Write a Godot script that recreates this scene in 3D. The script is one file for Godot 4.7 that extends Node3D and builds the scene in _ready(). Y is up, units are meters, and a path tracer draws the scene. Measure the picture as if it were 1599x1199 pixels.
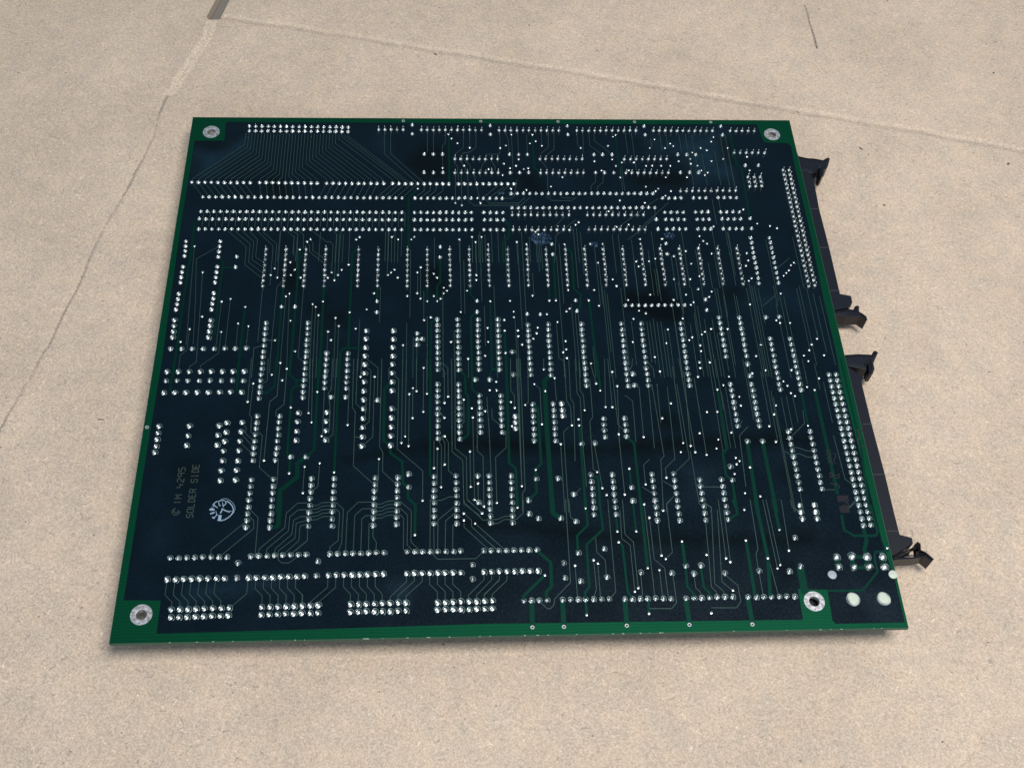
extends Node3D

# A bare-side view of a through-hole circuit board lying on corrugated cardboard.
# Board layout below is in millimetres in the board's own plane: x to the right, y towards
# the near edge; it becomes world x and z. Cardboard top is y = 0.

const BOARD_TOP := 0.0116
const BOARD_THICK := 0.0016

# rows of joints: kind (0 pin, 1 long lead, 2 ring, 3 large), first x y, last x y (mm), count
const JOINT_ROWS = [
	[0,-104.43,-128.37,-63.58,-128.26,17],
	[0,-104.35,-125.63,-63.58,-125.65,17],
	[2,-124.48,-96.81,-101.51,-96.7,10],
	[2,-97.72,-96.86,-74.78,-96.68,10],
	[2,-71.04,-96.64,-48.26,-96.66,10],
	[2,-44.55,-96.69,-21.81,-96.64,10],
	[2,-18.02,-96.67,4.59,-96.83,10],
	[0,-119.41,-89.12,-40.68,-88.99,32],
	[0,-35.57,-88.95,-13.02,-89.08,10],
	[0,-8.08,-89.05,-0.38,-88.95,4],
	[0,-119.33,-81.48,-40.63,-81.33,32],
	[0,-119.5,-77.57,-40.68,-77.45,32],
	[0,-119.19,-72.47,-40.61,-72.43,32],
	[0,-35.66,-81.35,-13.02,-81.46,10],
	[0,-35.63,-77.47,-12.99,-77.57,10],
	[0,-35.59,-72.45,-12.99,-72.46,10],
	[0,-8.06,-81.49,-0.49,-81.46,4],
	[0,-8.01,-77.59,-0.37,-77.63,4],
	[0,-8.14,-72.55,-0.55,-72.51,4],
	[1,-50.91,-126.99,-40.72,-127.1,5],
	[1,-33.18,-127.12,-7.92,-127.26,11],
	[1,-0.47,-127.2,24.81,-127.41,11],
	[1,-19.31,-110.58,-1.6,-110.67,8],
	[1,-19.29,-102.92,-1.69,-102.99,8],
	[1,15.89,-110.9,33.52,-110.99,8],
	[1,15.8,-103.13,33.5,-103.35,8],
	[0,3.24,-91.67,61.2,-92.04,24],
	[0,3.3,-83.98,61.1,-84.36,24],
	[1,3.2,-80.26,25.97,-80.37,10],
	[1,33.4,-80.4,56.11,-80.58,10],
	[1,3.26,-72.59,25.81,-72.67,10],
	[1,33.39,-72.83,56.04,-72.91,10],
	[1,-92.48,-62.42,-92.37,-44.56,8],
	[1,-84.77,-62.44,-84.69,-44.62,8],
	[1,-77.19,-62.46,-77.14,-44.62,8],
	[1,-69.59,-62.47,-69.47,-44.61,8],
	[1,-57.05,-62.43,-56.92,-44.67,8],
	[1,-49.41,-62.45,-49.4,-44.67,8],
	[1,-38.23,-62.41,-38.13,-44.6,8],
	[1,-30.55,-62.43,-30.57,-44.6,8],
	[1,-21.85,-62.45,-21.77,-44.71,8],
	[1,-14.28,-62.53,-14.27,-44.65,8],
	[1,-6.89,-62.54,-6.89,-44.77,8],
	[1,0.72,-62.56,0.55,-44.77,8],
	[1,8.19,-62.64,8.15,-44.89,8],
	[1,15.73,-62.59,15.68,-44.88,8],
	[1,23.33,-62.61,23.13,-45,8],
	[1,30.86,-62.75,30.78,-45,8],
	[1,38.3,-62.77,38.11,-45.06,8],
	[1,45.96,-62.85,45.84,-44.99,8],
	[1,53.39,-62.93,53.27,-45.18,8],
	[1,60.93,-63.01,61.05,-45.24,8],
	[1,68.55,-63.09,68.5,-45.36,8],
	[1,76.24,-63.24,76.18,-45.48,8],
	[1,83.88,-63.26,83.72,-45.6,8],
	[1,91.55,-63.34,91.48,-45.6,8],
	[0,98.04,-68.63,97.8,-45.72,10],
	[0,105.68,-68.65,105.49,-45.85,10],
	[1,32.44,-127.42,57.74,-127.72,11],
	[1,65.27,-127.73,90.75,-128.02,11],
	[1,98.4,-128.03,108.8,-128.08,5],
	[1,51.18,-111.08,69.06,-111.31,8],
	[1,51.15,-103.35,68.91,-103.49,8],
	[1,98.23,-115.19,111.24,-115.32,6],
	[1,102,-101.38,107.19,-101.42,3],
	[1,102.04,-98.81,107.16,-98.92,3],
	[1,102.01,-96.25,107.14,-96.42,3],
	[1,72.69,-93.51,95.67,-93.94,10],
	[0,64.88,-89.55,72.59,-89.67,4],
	[0,77.62,-89.77,82.76,-89.87,3],
	[0,87.92,-89.97,95.57,-90.02,4],
	[0,64.91,-81.91,72.5,-82.02,4],
	[0,77.53,-82.11,82.63,-82.21,3],
	[0,87.78,-82.23,95.53,-82.34,4],
	[0,64.89,-78.11,72.44,-78.15,4],
	[0,77.61,-78.24,82.63,-78.33,3],
	[0,87.76,-78.42,95.48,-78.52,4],
	[0,64.84,-73.14,72.44,-73.1,4],
	[0,77.37,-73.19,82.66,-73.21,3],
	[0,87.67,-73.36,95.38,-73.39,4],
	[1,117.51,-105.4,117.23,-44.4,25],
	[1,120.08,-105.42,119.73,-44.77,25],
	[2,-123.25,-66.18,-122.98,-58.89,4],
	[2,-123,-53.71,-123.06,-46.1,4],
	[2,-123.04,-40.78,-123.15,-33.47,4],
	[2,-123.2,-28.56,-123.04,-20.8,4],
	[2,-110.26,-66.21,-110.28,-58.59,4],
	[2,-110.22,-53.72,-110.16,-46.09,4],
	[2,-110.17,-41.07,-110.19,-33.51,4],
	[2,-110.13,-28.53,-110.12,-20.86,4],
	[0,-123.02,-15.82,-96.09,-15.86,8],
	[2,-122.96,-5.79,-96.02,-5.78,8],
	[0,-122.98,-2.01,-96,-1.99,8],
	[2,-123.1,2.99,-96.1,2.92,8],
	[0,-89.87,-27.24,-89.84,5.65,14],
	[0,-74.49,-27.25,-74.51,5.45,14],
	[0,-67.02,-13.58,-67.07,1.63,7],
	[0,-59.39,-13.54,-59.42,1.63,7],
	[2,-122.97,16.82,-123.05,27.16,5],
	[2,-112.64,16.87,-112.78,24.41,3],
	[2,-102.44,16.76,-102.54,24.37,3],
	[2,-99.98,15.49,-100.03,38.18,7],
	[2,-94.79,15.49,-94.94,38.09,7],
	[0,-89.77,12.93,-89.87,30.53,8],
	[0,-82.04,12.9,-82.19,30.57,8],
	[2,-75.68,11.69,-75.81,22.87,4],
	[2,-65.72,11.62,-65.64,22.88,4],
	[0,-89.75,38.01,-89.98,55.74,8],
	[0,-82.29,37.96,-82.2,55.72,8],
	[0,-69.57,37.83,-69.73,55.54,8],
	[2,-53.09,-23.52,-53.11,25.41,14],
	[2,-43.12,-23.48,-43.19,2.78,8],
	[2,-43.19,10.28,-43.17,25.31,5],
	[0,-26.83,-28.64,-26.85,-6.11,10],
	[0,-19.3,-28.62,-19.21,-6.07,10],
	[0,-11.8,-28.6,-11.89,-6.1,10],
	[0,-4.33,-28.58,-4.4,-6.11,10],
	[0,6.89,-26.18,6.82,-3.68,10],
	[0,14.44,-26.39,14.13,-3.59,10],
	[0,26.95,-26.35,26.82,1.16,12],
	[0,42.05,-26.43,41.88,1.27,12],
	[0,49.48,-26.52,49.42,1.21,12],
	[0,64.62,-26.53,64.55,1.26,12],
	[0,79.66,-29.18,79.78,-11.51,8],
	[0,87.49,-29.16,87.46,-11.65,8],
	[0,97.73,-19.44,97.7,3.38,10],
	[0,105.33,-19.29,105.43,3.44,10],
	[0,-26.92,0.17,-26.9,22.61,10],
	[0,-19.34,0.23,-19.29,22.69,10],
	[0,-11.96,5.02,-11.91,20.18,7],
	[0,-4.36,5.08,-4.42,20.25,7],
	[2,0.52,13.9,0.54,18.9,3],
	[0,-62.01,37.83,-62.03,55.47,8],
	[0,-48.25,37.71,-48.32,55.59,8],
	[0,-40.54,37.8,-40.68,55.23,8],
	[0,-28.21,37.61,-28.23,55.28,8],
	[0,-20.67,37.46,-20.71,55.25,8],
	[0,-9.43,37.5,-9.5,55.28,8],
	[0,-1.89,37.54,-1.97,55.35,8],
	[0,6.96,8.73,6.79,23.89,7],
	[0,14.33,8.79,14.17,23.81,7],
	[2,17.36,8.81,17.41,13.79,3],
	[0,31.77,14.98,31.77,22.54,4],
	[0,39.34,14.94,39.4,22.52,4],
	[0,25.55,37.54,25.55,52.72,7],
	[0,33,37.53,33.02,52.73,7],
	[0,46.8,37.5,46.78,55.18,8],
	[0,54.35,37.49,54.39,55.29,8],
	[0,63.2,40,63.17,55.16,7],
	[0,70.77,40,70.93,55.21,7],
	[0,79.66,0.87,79.71,18.61,8],
	[0,87.47,0.92,87.47,18.68,8],
	[0,97.6,21.06,97.67,44.03,10],
	[0,105.44,21.08,105.32,44.03,10],
	[2,96.39,50.26,96.45,55.4,3],
	[2,101.49,50.2,101.56,55.41,3],
	[0,117.03,-3.08,116.97,58.1,25],
	[0,119.74,-3.12,119.61,58.01,25],
	[0,44.57,-35.23,67.27,-35.37,10],
	[0,-113.03,66.11,-95.12,66.1,8],
	[2,-113.1,73.66,-95.22,73.46,8],
	[2,-110.67,83.7,-92.64,83.54,8],
	[2,-110.54,86.36,-92.71,86.08,8],
	[0,-87.49,65.95,-69.68,65.62,8],
	[2,-87.53,73.46,-69.84,73.21,8],
	[2,-82.55,83.52,-64.86,83.22,8],
	[2,-82.63,86.07,-64.84,85.7,8],
	[0,-62.13,65.57,-44.55,65.41,8],
	[2,-62.21,73.12,-44.59,72.95,8],
	[2,-54.75,83.07,-37.14,82.89,8],
	[2,-54.65,85.68,-37.15,85.56,8],
	[0,-37.02,65.3,-19.49,65.27,8],
	[2,-37.1,72.9,-19.56,72.9,8],
	[0,-12.06,65.31,5.5,65.23,8],
	[2,-12.12,72.81,5.5,72.67,8],
	[2,-27.13,83,-9.58,82.77,8],
	[2,-27.14,85.45,-9.66,85.45,8],
	[0,0.44,82.87,7.9,82.8,4],
	[0,12.98,82.89,28.07,82.83,7],
	[0,33.06,82.92,48.11,82.99,7],
	[0,53.09,83.08,68.43,82.77,7],
	[0,73.48,83.04,88.85,83.15,7],
	[3,105.45,69.51,105.44,73,2],
	[3,110.62,69.41,110.62,73.27,2],
	[3,115.75,69.5,115.69,73.24,2],
	[3,120.94,69.65,120.94,73.21,2],
]
# single joints, x y in mm
const SINGLE_JOINTS = [
	-36.95,-129.78,-36.9,-124.61,-4.18,-129.79,-4.21,-124.68,28.63,-130.03,28.55,-124.82,-31.9,-113.06,-28.1,-113.1,-24.3,-113.14,-31.92,-102.82,-28.12,-102.78,-24.31,-102.81,
	3.33,-113.18,7.16,-113.22,10.84,-113.32,3.26,-103.03,7.1,-103.06,10.89,-103.02,-25.53,-63.62,-25.56,-58.57,18.23,-65.15,18.28,-60.04,61.47,-130.34,61.48,-125.11,
	94.61,-130.66,94.65,-125.41,38.59,-113.44,42.3,-113.48,46.23,-113.44,38.54,-103.32,42.31,-103.35,46.15,-103.38,73.96,-113.85,77.81,-113.81,81.68,-113.92,73.91,-103.6,
	77.84,-103.7,81.61,-103.73,101.86,-107.81,107.41,-107.86,61.04,-78.03,99.38,-78.67,61.21,-73,99.24,-73.4,63.51,-65.53,63.52,-60.32,-103.27,-58.6,-103.25,-53.6,
	-84.71,-34.76,-79.66,-34.75,-64.5,5.26,-77.18,29.18,-72.06,29.18,-48.14,6.51,-59.41,5.35,-13.23,-1.76,-8.15,-1.78,0.58,-3.72,-36.87,36.47,-36.9,41.47,
	-13.25,47.55,-13.24,37.55,44.35,-3.88,44.37,1.12,23.09,25.04,28.04,25.09,6.67,38.79,3.65,46.97,14.15,38.79,19.32,45,39.27,42.52,39.25,47.7,
	87.46,-7.91,87.43,-2.77,82.18,25.04,87.7,24.99,74.59,34.97,74.56,40.15,97.73,-29.25,102.87,-29.54,75.63,-37.93,75.44,-32.81,25.71,-37.51,25.8,-32.56,
	6.98,-31.1,11.9,-31.15,-49.4,-37.26,-49.32,-32.19,-11.84,-37.33,-11.86,-32.16,0.65,-13.75,-34.3,-22.18,-34.33,-19.69,-34.32,-17.22,-32.5,-19.74,-91.31,68.4,
	-91.26,73.4,-65.91,68.16,-66.01,73.19,-15.77,70.19,-15.79,75.32,3.58,52.07,6.68,53.87,14.13,53.88,19.18,55.14,19.24,66.46,14.17,70.21,14.14,75.24,
	19.23,76.53,27.89,65.23,27.97,75.31,39.29,74.03,49.36,74.12,54.36,71.8,59.44,71.73,56.83,74.66,66.98,74.72,78.55,74.21,88.67,74.33,92.59,72.6,
	92.63,62.2,
]
# via holes filled with solder, x y in mm
const VIAS = [
	-21.83,-124.63,-20.57,-122.19,-18.09,-119.49,-13.01,-117.04,4.63,-124.78,13.49,-124.8,14.71,-121.09,12.17,-119.8,17.15,-118.45,2.08,-118.44,-0.38,-117.02,-24.35,-105.51,
	-15.57,-106.8,-5.51,-105.03,0.81,-108.16,0.16,-101.8,7.05,-110.67,5.84,-106.99,3.3,-105.67,8.98,-105.15,10.86,-105.67,24.69,-100.79,19.64,-95.61,9.51,-93.72,
	3.28,-94.24,-34.42,-94.05,-10.5,-89.17,28.29,-75.27,-19.33,-86.45,-16.79,-85.24,-9.27,-86.5,-44.39,-68.75,-41.93,-67.46,-36.8,-67.48,-35.61,-68.78,-13.06,-68.85,
	-11.76,-66.25,-18.06,-67.53,-9.34,-68.86,4.47,-66.36,12.05,-71.56,13.25,-70.25,47.59,-123.98,48.78,-125.05,65.21,-122.67,45.01,-118.66,33.45,-117.36,71.61,-120.27,
	72.76,-118.87,69.07,-117.64,62.66,-117.65,90.68,-124.31,89.38,-121.66,84.32,-117.87,86.77,-116.56,95.9,-117.99,80.38,-115.24,88,-110.31,93.07,-111.61,46.12,-110.96,
	38.57,-109.8,47.35,-107.34,49.99,-109.25,55.04,-109.29,60.01,-107.45,62.54,-107.47,66.36,-107.51,70.18,-107.47,41.14,-104.63,52.41,-104.79,48.58,-100.83,67.56,-101.05,
	76.45,-101.18,79.09,-111.48,79.03,-108.85,74.05,-110.12,81.64,-107.71,82.96,-105.04,84.07,-102.46,85.44,-103.84,103.4,-112.88,103.35,-105.21,58.7,-95.88,63.76,-94.72,
	62.51,-93.37,68.81,-93.49,66.29,-90.88,47.26,-88.2,57.35,-87.02,42.16,-82.42,29.62,-76.62,49.65,-75.43,44.65,-74.34,97.42,-83.72,101.93,-76.17,83.89,-74.62,
	77.51,-69.52,78.68,-67.02,80.04,-65.7,62.31,-68.09,71.05,-61.89,65.99,-59.29,58.5,-58.05,55.87,-56.7,81.21,-60.68,95.33,-60.9,95.31,-57.14,53.48,-67.93,
	53.43,-65.44,33.34,-65.45,106.98,-74.98,109.61,-73.78,-119.83,-63.82,-115.36,-51.18,-106.91,-37.29,-103.74,-38.54,-98.03,-34.78,-113.35,-30.4,-117.21,-24.73,-99.92,-27.22,
	-96.1,-25.98,-105.68,-23.42,-119.82,-19.08,-79.68,-62.32,-88.56,-52.99,-89.81,-49.83,-87.23,-48.6,-82.83,-56.06,-80.89,-52.38,-82.22,-49.83,-78.48,-48.6,-77.12,-66.24,
	-75.85,-67.4,-66.94,-51.14,-68.27,-48.54,-64.46,-49.84,-65.7,-47.31,-63.17,-52.39,-82.15,-40.98,-83.4,-39.72,-69.52,-37.29,-73.25,-36.05,-72.04,-34.73,-70.8,-30.94,
	-64.47,-29.69,-63.13,-25.94,-80.94,-28.44,-66.94,-23.45,-65.69,-19.65,-85.95,-19.62,-78.32,-14.7,-83.34,-9.69,-80.88,-7.12,-85.97,-4.62,-92.26,-0.88,-93.53,6.73,
	-82.12,-2.17,-78.34,9.24,-72.05,11.57,-70.76,15.4,-69.49,2.8,-67.01,20.97,-72.1,32.97,-67.06,31.69,-77.15,35.43,-86,30.42,-72.13,42.99,-54.38,-3.52,
	-49.35,-3.49,-58.2,16.56,-31.8,-7.25,-35.6,1.48,-34.32,2.74,-36.86,3.96,-30.58,3.85,-31.87,11.39,-35.63,13.94,-38.14,21.42,-39.39,23.97,-36.9,25.22,
	-46.96,30.27,-23.06,5.15,-24.4,7.72,-24.44,13.94,-24.4,21.45,-17.51,6.49,-14.71,10.1,-14.43,13.92,-9.97,11.37,-5.68,-1.05,-8.13,2.55,-5.65,2.57,
	-0.69,7.59,0.54,10.07,-0.71,17.58,-26.91,26.4,-24.47,32.69,-28.12,33.99,-15.68,27.69,-25.7,41.37,-15.72,41.36,-13.21,40.16,-14.48,46.33,-11.39,48.87,
	-6.99,47.59,1.72,41.34,-0.11,49.51,-31.96,46.43,-62.04,35.27,8.07,0.09,11.85,3.08,15.56,-2.51,11.81,-6.27,4.34,8.87,9.91,16.89,25.51,11.24,
	23.04,15,23.04,17.54,20.5,17.46,16.07,25.02,30.55,-0.03,31.79,3.01,29.36,-8.81,36.83,-5.05,38.11,1.13,33.11,9.97,35.55,9.99,36.79,21.24,
	45.54,22.47,54.45,-5.17,56.91,8.65,53.05,14.85,69.52,12.32,65.72,21.11,59.37,25.01,61.86,26.23,58.06,28.71,63.17,28.77,67.02,29.89,69.61,-9.04,
	69.57,-6.54,68.27,-2.72,73.44,-9.01,70.86,27.41,6.77,35.11,22.92,50.08,27.96,36.22,29.26,42.48,30.49,45.1,36.74,45.04,39.28,35.05,43.04,48.87,
	44.31,41.25,51.84,38.71,49.3,51.32,79.71,-2.7,77.13,1.02,74.6,2.88,82.25,6.02,82.24,9.78,73.29,12.3,77.14,21.01,72.05,23.79,88.64,-4.11,
	93.82,-5.38,110.56,-9.38,103.48,-5.43,113.17,-1.75,99.65,-0.5,100.84,1.41,101.52,4.57,102.81,5.85,107.98,1.96,95.1,9.78,93.81,13.56,91.21,18.51,
	92.51,24.89,105.32,18.43,98.94,19.75,77.18,31.23,78.36,32.47,77.12,33.78,75.84,37.56,78.38,45.05,83.49,46.35,77.15,51.38,110.54,3.31,81.63,35.05,
	101.64,-28.1,102.9,-26.84,106.72,-26.88,105.49,-40.79,92.64,-35.63,78.64,-41.81,77.3,-39.28,94.01,-54.54,93.97,-47.04,95.27,-48.3,108.16,-49.57,109.46,-50.91,
	110.71,-52.25,112.02,-54.75,113.39,-56.1,82.34,-24.16,75.99,-24.18,73.47,-22.89,93.84,-16.82,91.24,-11.74,109.37,-11.88,113.21,-16.86,115.76,-19.49,111.81,-14.3,
	117.01,-11.95,23.25,-65.2,38.36,-65.37,35.72,-55.95,50.82,-56.6,51.48,-54.11,72.34,-55.48,64.7,-47.86,71.02,-47.86,40.78,-47.74,41.98,-44.56,23.16,-42.59,
	33.21,-42.59,74.84,-49.37,73.56,-43.05,9.39,-39.97,15.65,-37.53,18.15,-37.64,30.71,-37.63,34.43,-35.13,21.86,-32.5,23.17,-33.82,14.37,-31.2,18.16,-27.51,
	45.8,-37.79,54.6,-40.35,63.37,-37.88,68.49,-40.4,69.71,-35.49,70.95,-36.71,49.52,-32.74,51.94,-31.47,46.99,-28.91,65.81,-29.04,10.57,-24.99,10.01,-22.42,
	8.69,-19.98,20.63,-18.83,20.63,-15.08,19.41,-13.83,20.61,-11.26,45.71,-18.32,59.55,-24,58.25,-17.74,53.24,-11.48,68.32,-20.32,67.05,-19.04,72.14,-21.66,
	70.89,-16.64,70.85,-14.09,-6.82,-65.06,8.21,-65.23,-58.21,-67.39,-56.91,-68.62,-60.64,-54.89,-45.54,-49.84,-44.35,-51.15,-43.1,-52.4,-41.82,-48.61,-34.34,-51.09,
	-33.08,-53.6,-28.03,-50.47,-26.82,-48.61,-24.31,-43.73,-23.05,-42.32,-24.32,-41.04,-25.54,-38.56,-28.05,-39.83,-26.8,-37.41,-30.56,-37.35,-33.06,-38.57,-34.33,-41.11,
	-38.08,-39.78,-50.6,-41.07,-59.37,-32.21,-53.11,-33.56,-56.88,-24.75,-11.76,-49.85,-11.82,-47.43,-15.48,-42.32,-18.05,-32.29,-6.81,-37.32,0.71,-37.43,1.91,-32.37,
	1.86,-29.81,-1.79,-28.57,-1.82,-23.63,-8.12,-24.94,-8.1,-18.6,-9.35,-12.38,-15.6,-11.11,-21.83,-18.6,-1.85,-13.65,3.09,-23.67,3.08,-21.1,4.39,-17.34,
	-31.78,-28.54,-29.26,-29.83,-39.37,-17.25,-34.48,59.01,-18.22,51.42,-18.22,53.93,-14.49,55.16,-12.09,51.41,7.81,74.05,17.91,70.86,24.14,68.97,25.44,70.22,
	33.07,62.68,32.95,58.8,39.29,58.85,44.26,53.9,46.86,67.7,48.12,69.01,45.6,72.88,41.78,72.09,37.99,79.01,36.73,80.27,54.31,62.78,20.47,87.89,
	40.58,87.85,75.93,62.8,61.94,67.75,68.3,69.06,69.57,70.41,68.94,80.45,60.8,88.02,82.34,69.3,86.12,71.77,84.95,73.01,87.99,59.09,89.89,66.7,
	123.57,66.33,
]
# open vias in the border, x y in mm
const EDGE_VIAS = [
	-40.74,-132.22,-8.06,-132.39,24.8,-132.57,57.69,-132.82,90.72,-133.07,-126.9,16.94,2.89,91.68,12.91,91.71,33.01,91.73,53.16,91.84,73.55,92.12,
]
# wide power tracks: width, then x y of each bend (mm)
const POWER_TRACKS = [
	[0.9,-37.75,-62.82,-38.13,-89.34,-35.24,-92.8,-34.42,-94.05],
	[0.9,-21.56,-124.49,-21.79,-98.11],
	[0.9,-0.37,-77.63,1.74,-75.37,1.5,-69.09,-1.02,-66.15,-1.13,-55.93],
	[0.9,98.14,-126.58,98.25,-108.73,100.09,-106.56,99.3,-80.51],
	[0.8,13.46,-124.13,13.3,-105.83,15.3,-103.7],
	[0.7,48.73,-124.52,48.43,-106.85,50.84,-103.99],
	[0.8,-119.42,-76.85,-121.25,-75.2,-120.38,-55.79],
	[0.8,-120.99,-74.26,-120.84,-62.04,-120.96,-42.28,-120.7,-3.43],
	[0.8,-121.02,-11.66,-120.99,1.45,-119.17,2.91],
	[0.7,-110.28,-58.59,-108.18,-56.4,-108.21,-39.87,-107.88,-22.85,-110.12,-20.86],
	[0.7,-108.1,-53.6,-103.25,-53.6],
	[0.8,-98.03,-34.78,-98.11,-4.32],
	[0.8,-98.08,-11.53,-97.81,1.35,-96.1,2.92],
	[0.9,-79.66,-62.13,-79.49,-35.04,-79.59,-4.75],
	[0.9,-79.8,-11.43,-79.66,-4.51,-77.14,-2.03,-74.87,-2.01],
	[0.8,-77.14,-2.03,-76.98,0.42,-74.73,0.44],
	[0.9,-76.98,0.42,-78.47,1.76,-78.27,27.81,-77.18,29.18,-77.08,35.28],
	[0.8,-84.7,-44.68,-84.71,-34.76,-84.43,-5.88],
	[0.8,-84.84,-11.46,-84.65,0.37,-86.91,3.05,-89.82,3.08],
	[0.9,-69.47,-44.67,-69.04,-3.09],
	[1,-69.48,-11.38,-69.29,26.65,-72.05,29.38],
	[1.6,-72.05,29.38,-74.56,31.6,-74.3,37.04,-79.64,42.07,-79.7,50.13],
	[1.6,-79.4,45.41,-79.35,54.84,-80.32,55.84],
	[0.9,-80.32,55.84,-81.99,55.72],
	[0.9,-57.05,-62.43,-59.4,-60.9,-59.22,-16.08,-53.22,-16],
	[0.9,-59.22,-16.08,-60.97,-15.81,-62.05,-14.12,-62.03,-3.04],
	[0.9,-62.16,-11.34,-61.97,34.97],
	[1,-43.17,-0.98,-45.71,1.73,-45.55,23.09,-43.17,25.31,-43.16,27.95,-38.94,31.52,-38.61,39.69,-36.9,41.47,-36.86,45.3,-34.44,47.98,-34.2,50.79],
	[1,-36.59,45.99,-34.43,47.7,-34.48,59.01],
	[0.7,-49.4,-44.67,-49.4,-37.26],
	[0.7,-30.52,-44.66,-30.51,-37.35],
	[0.8,-25.55,-58.41,-25.61,-45.89,-26.78,-44.65,-26.8,-37.35],
	[0.7,-14.27,-44.65,-14.2,-40.36,-11.84,-37.33],
	[0.8,-11.87,-31.92,-14.25,-30.14,-14.32,-2.73],
	[0.8,-14.39,-11.08,-14.42,2.23,-11.96,4.96],
	[0.8,-6.81,-37.32,-7.04,-6.51,-4.4,-6.11],
	[0.9,-1.82,-23.63,-1.83,-2.64],
	[1,-1.75,-11.02,-2.22,32.45,-0.1,34.48,-0.11,49.51],
	[0.7,-26.83,-28.64,-29.07,-27.53,-29.53,-2.83],
	[0.8,-29.3,-11.16,-29.52,36.86,-28.21,37.61],
	[0.9,-19.21,-6.07,-16.84,-3.83,-16.74,3.84,-15.85,5.47,-16.13,20.81,-18.17,22.86,-19.29,22.69],
	[0.6,-4.49,-6.09,-7.05,-5.99,-8.16,-3.22],
	[0.6,-6.91,-11.04,-7.05,-5.99],
	[0.9,23.33,-62.61,24.93,-62.35,25.83,-60.74,25.36,-43.09,27.87,-40.32,27.19,-34.24,25.8,-32.56],
	[0.9,18.4,-58.48,18.16,-37.89],
	[0.7,15.86,-44.63,15.65,-37.53],
	[0.9,30.83,-37.26,31.44,-2.42],
	[0.9,31.65,-10.84,31.83,2.57],
	[1.7,14.13,-3.63,11.76,-1.15,11.76,2.97,11.53,19.53,11.69,51.45],
	[1.7,11.76,46.66,11.69,51.47,14.13,53.88],
	[1,7.31,8.89,8.85,10.25,8.79,32.83,6.77,35.11,6.67,38.79,6.67,43.95,3.65,46.97],
	[1,23.04,17.54,23.09,25.04,22.94,51.61],
	[0.9,23.09,46.81,23.15,56.39,19.29,60.32,19.24,66.46],
	[1,39.4,22.52,41.88,25.03,41.85,51.89],
	[1.1,41.91,47.07,41.78,72.09],
	[0.8,39.28,35.05,39.27,42.52],
	[0.9,25.55,37.54,28.12,38.56,27.93,51.69],
	[0.9,27.89,46.88,28.14,58.11,22.27,63.38,21.97,78.54,20.5,80.27,20.52,82.25],
	[0.8,33.02,52.73,32.95,58.8],
	[0.8,39.25,47.72,39.29,58.85],
	[0.9,33.07,62.68,34.19,64.04,34.37,80.09,35.55,82.53],
	[1.2,54.31,62.78,54.36,71.8],
	[0.9,54.36,71.64,54.11,79.01,55.8,81.37,55.74,82.7],
	[0.9,59.44,71.73,59.53,79.11,61.08,81.18,60.91,82.8],
	[1.2,5.5,65.23,9.99,69.59,9.71,78.09,7.95,79.82,7.9,82.8],
	[1.1,7.81,74.05,0.51,81.22,0.44,82.87],
	[1.7,3.02,83.22,2.92,91.17],
	[1.7,12.99,83.41,12.93,91.37],
	[1.7,33.14,83.36,33.05,91.35],
	[1.7,53.03,83.52,53.2,91.54],
	[0.9,20.45,83.12,20.47,87.89],
	[0.9,40.75,83.07,40.58,87.85],
	[1.7,73.42,83.44,73.61,91.73],
	[1.2,75.93,62.8,75.94,82.91],
	[1.3,81.47,47.62,82.34,69.3,80.83,83.17],
	[1.4,82.18,25.04,81.71,52.46],
	[1.4,87.7,24.99,88.11,52.56],
	[1.2,87.6,47.7,87.99,59.09],
	[1.3,110.54,3.31,110.6,46.08],
	[1,74.6,2.88,74.73,27.45,72.84,29.49,72.74,38.12,74.56,40.15,74.44,52.36],
	[0.9,73.61,47.51,74.67,52.93,70.93,55.21],
	[0.8,105.43,3.44,105.32,18.43],
	[1,121.2,50.09,121.56,60.54,120.42,61.77,113.2,61.66,110.18,59.43,110.34,53.77],
	[1.4,116.97,58.1,117.08,63.27,115.55,66.93,115.75,69.5],
	[1.3,110.62,69.41,115.75,69.5],
	[1.3,110.62,73.27,115.69,73.24],
	[1.8,110.62,69.41,110.62,73.27],
	[1.8,115.75,69.5,115.69,73.24],
	[1.6,105.45,69.51,105.44,73],
	[1.4,120.94,69.65,120.94,73.21],
	[0.8,123.8,67.38,119.14,67.61,118.4,69.72,118.3,74.85,111.94,81.25,100.16,81.21],
	[2.6,92.59,72.6,92.56,82.06],
	[0.9,122.97,-10.35,122.67,27.97,120.28,53.02],
]
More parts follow.
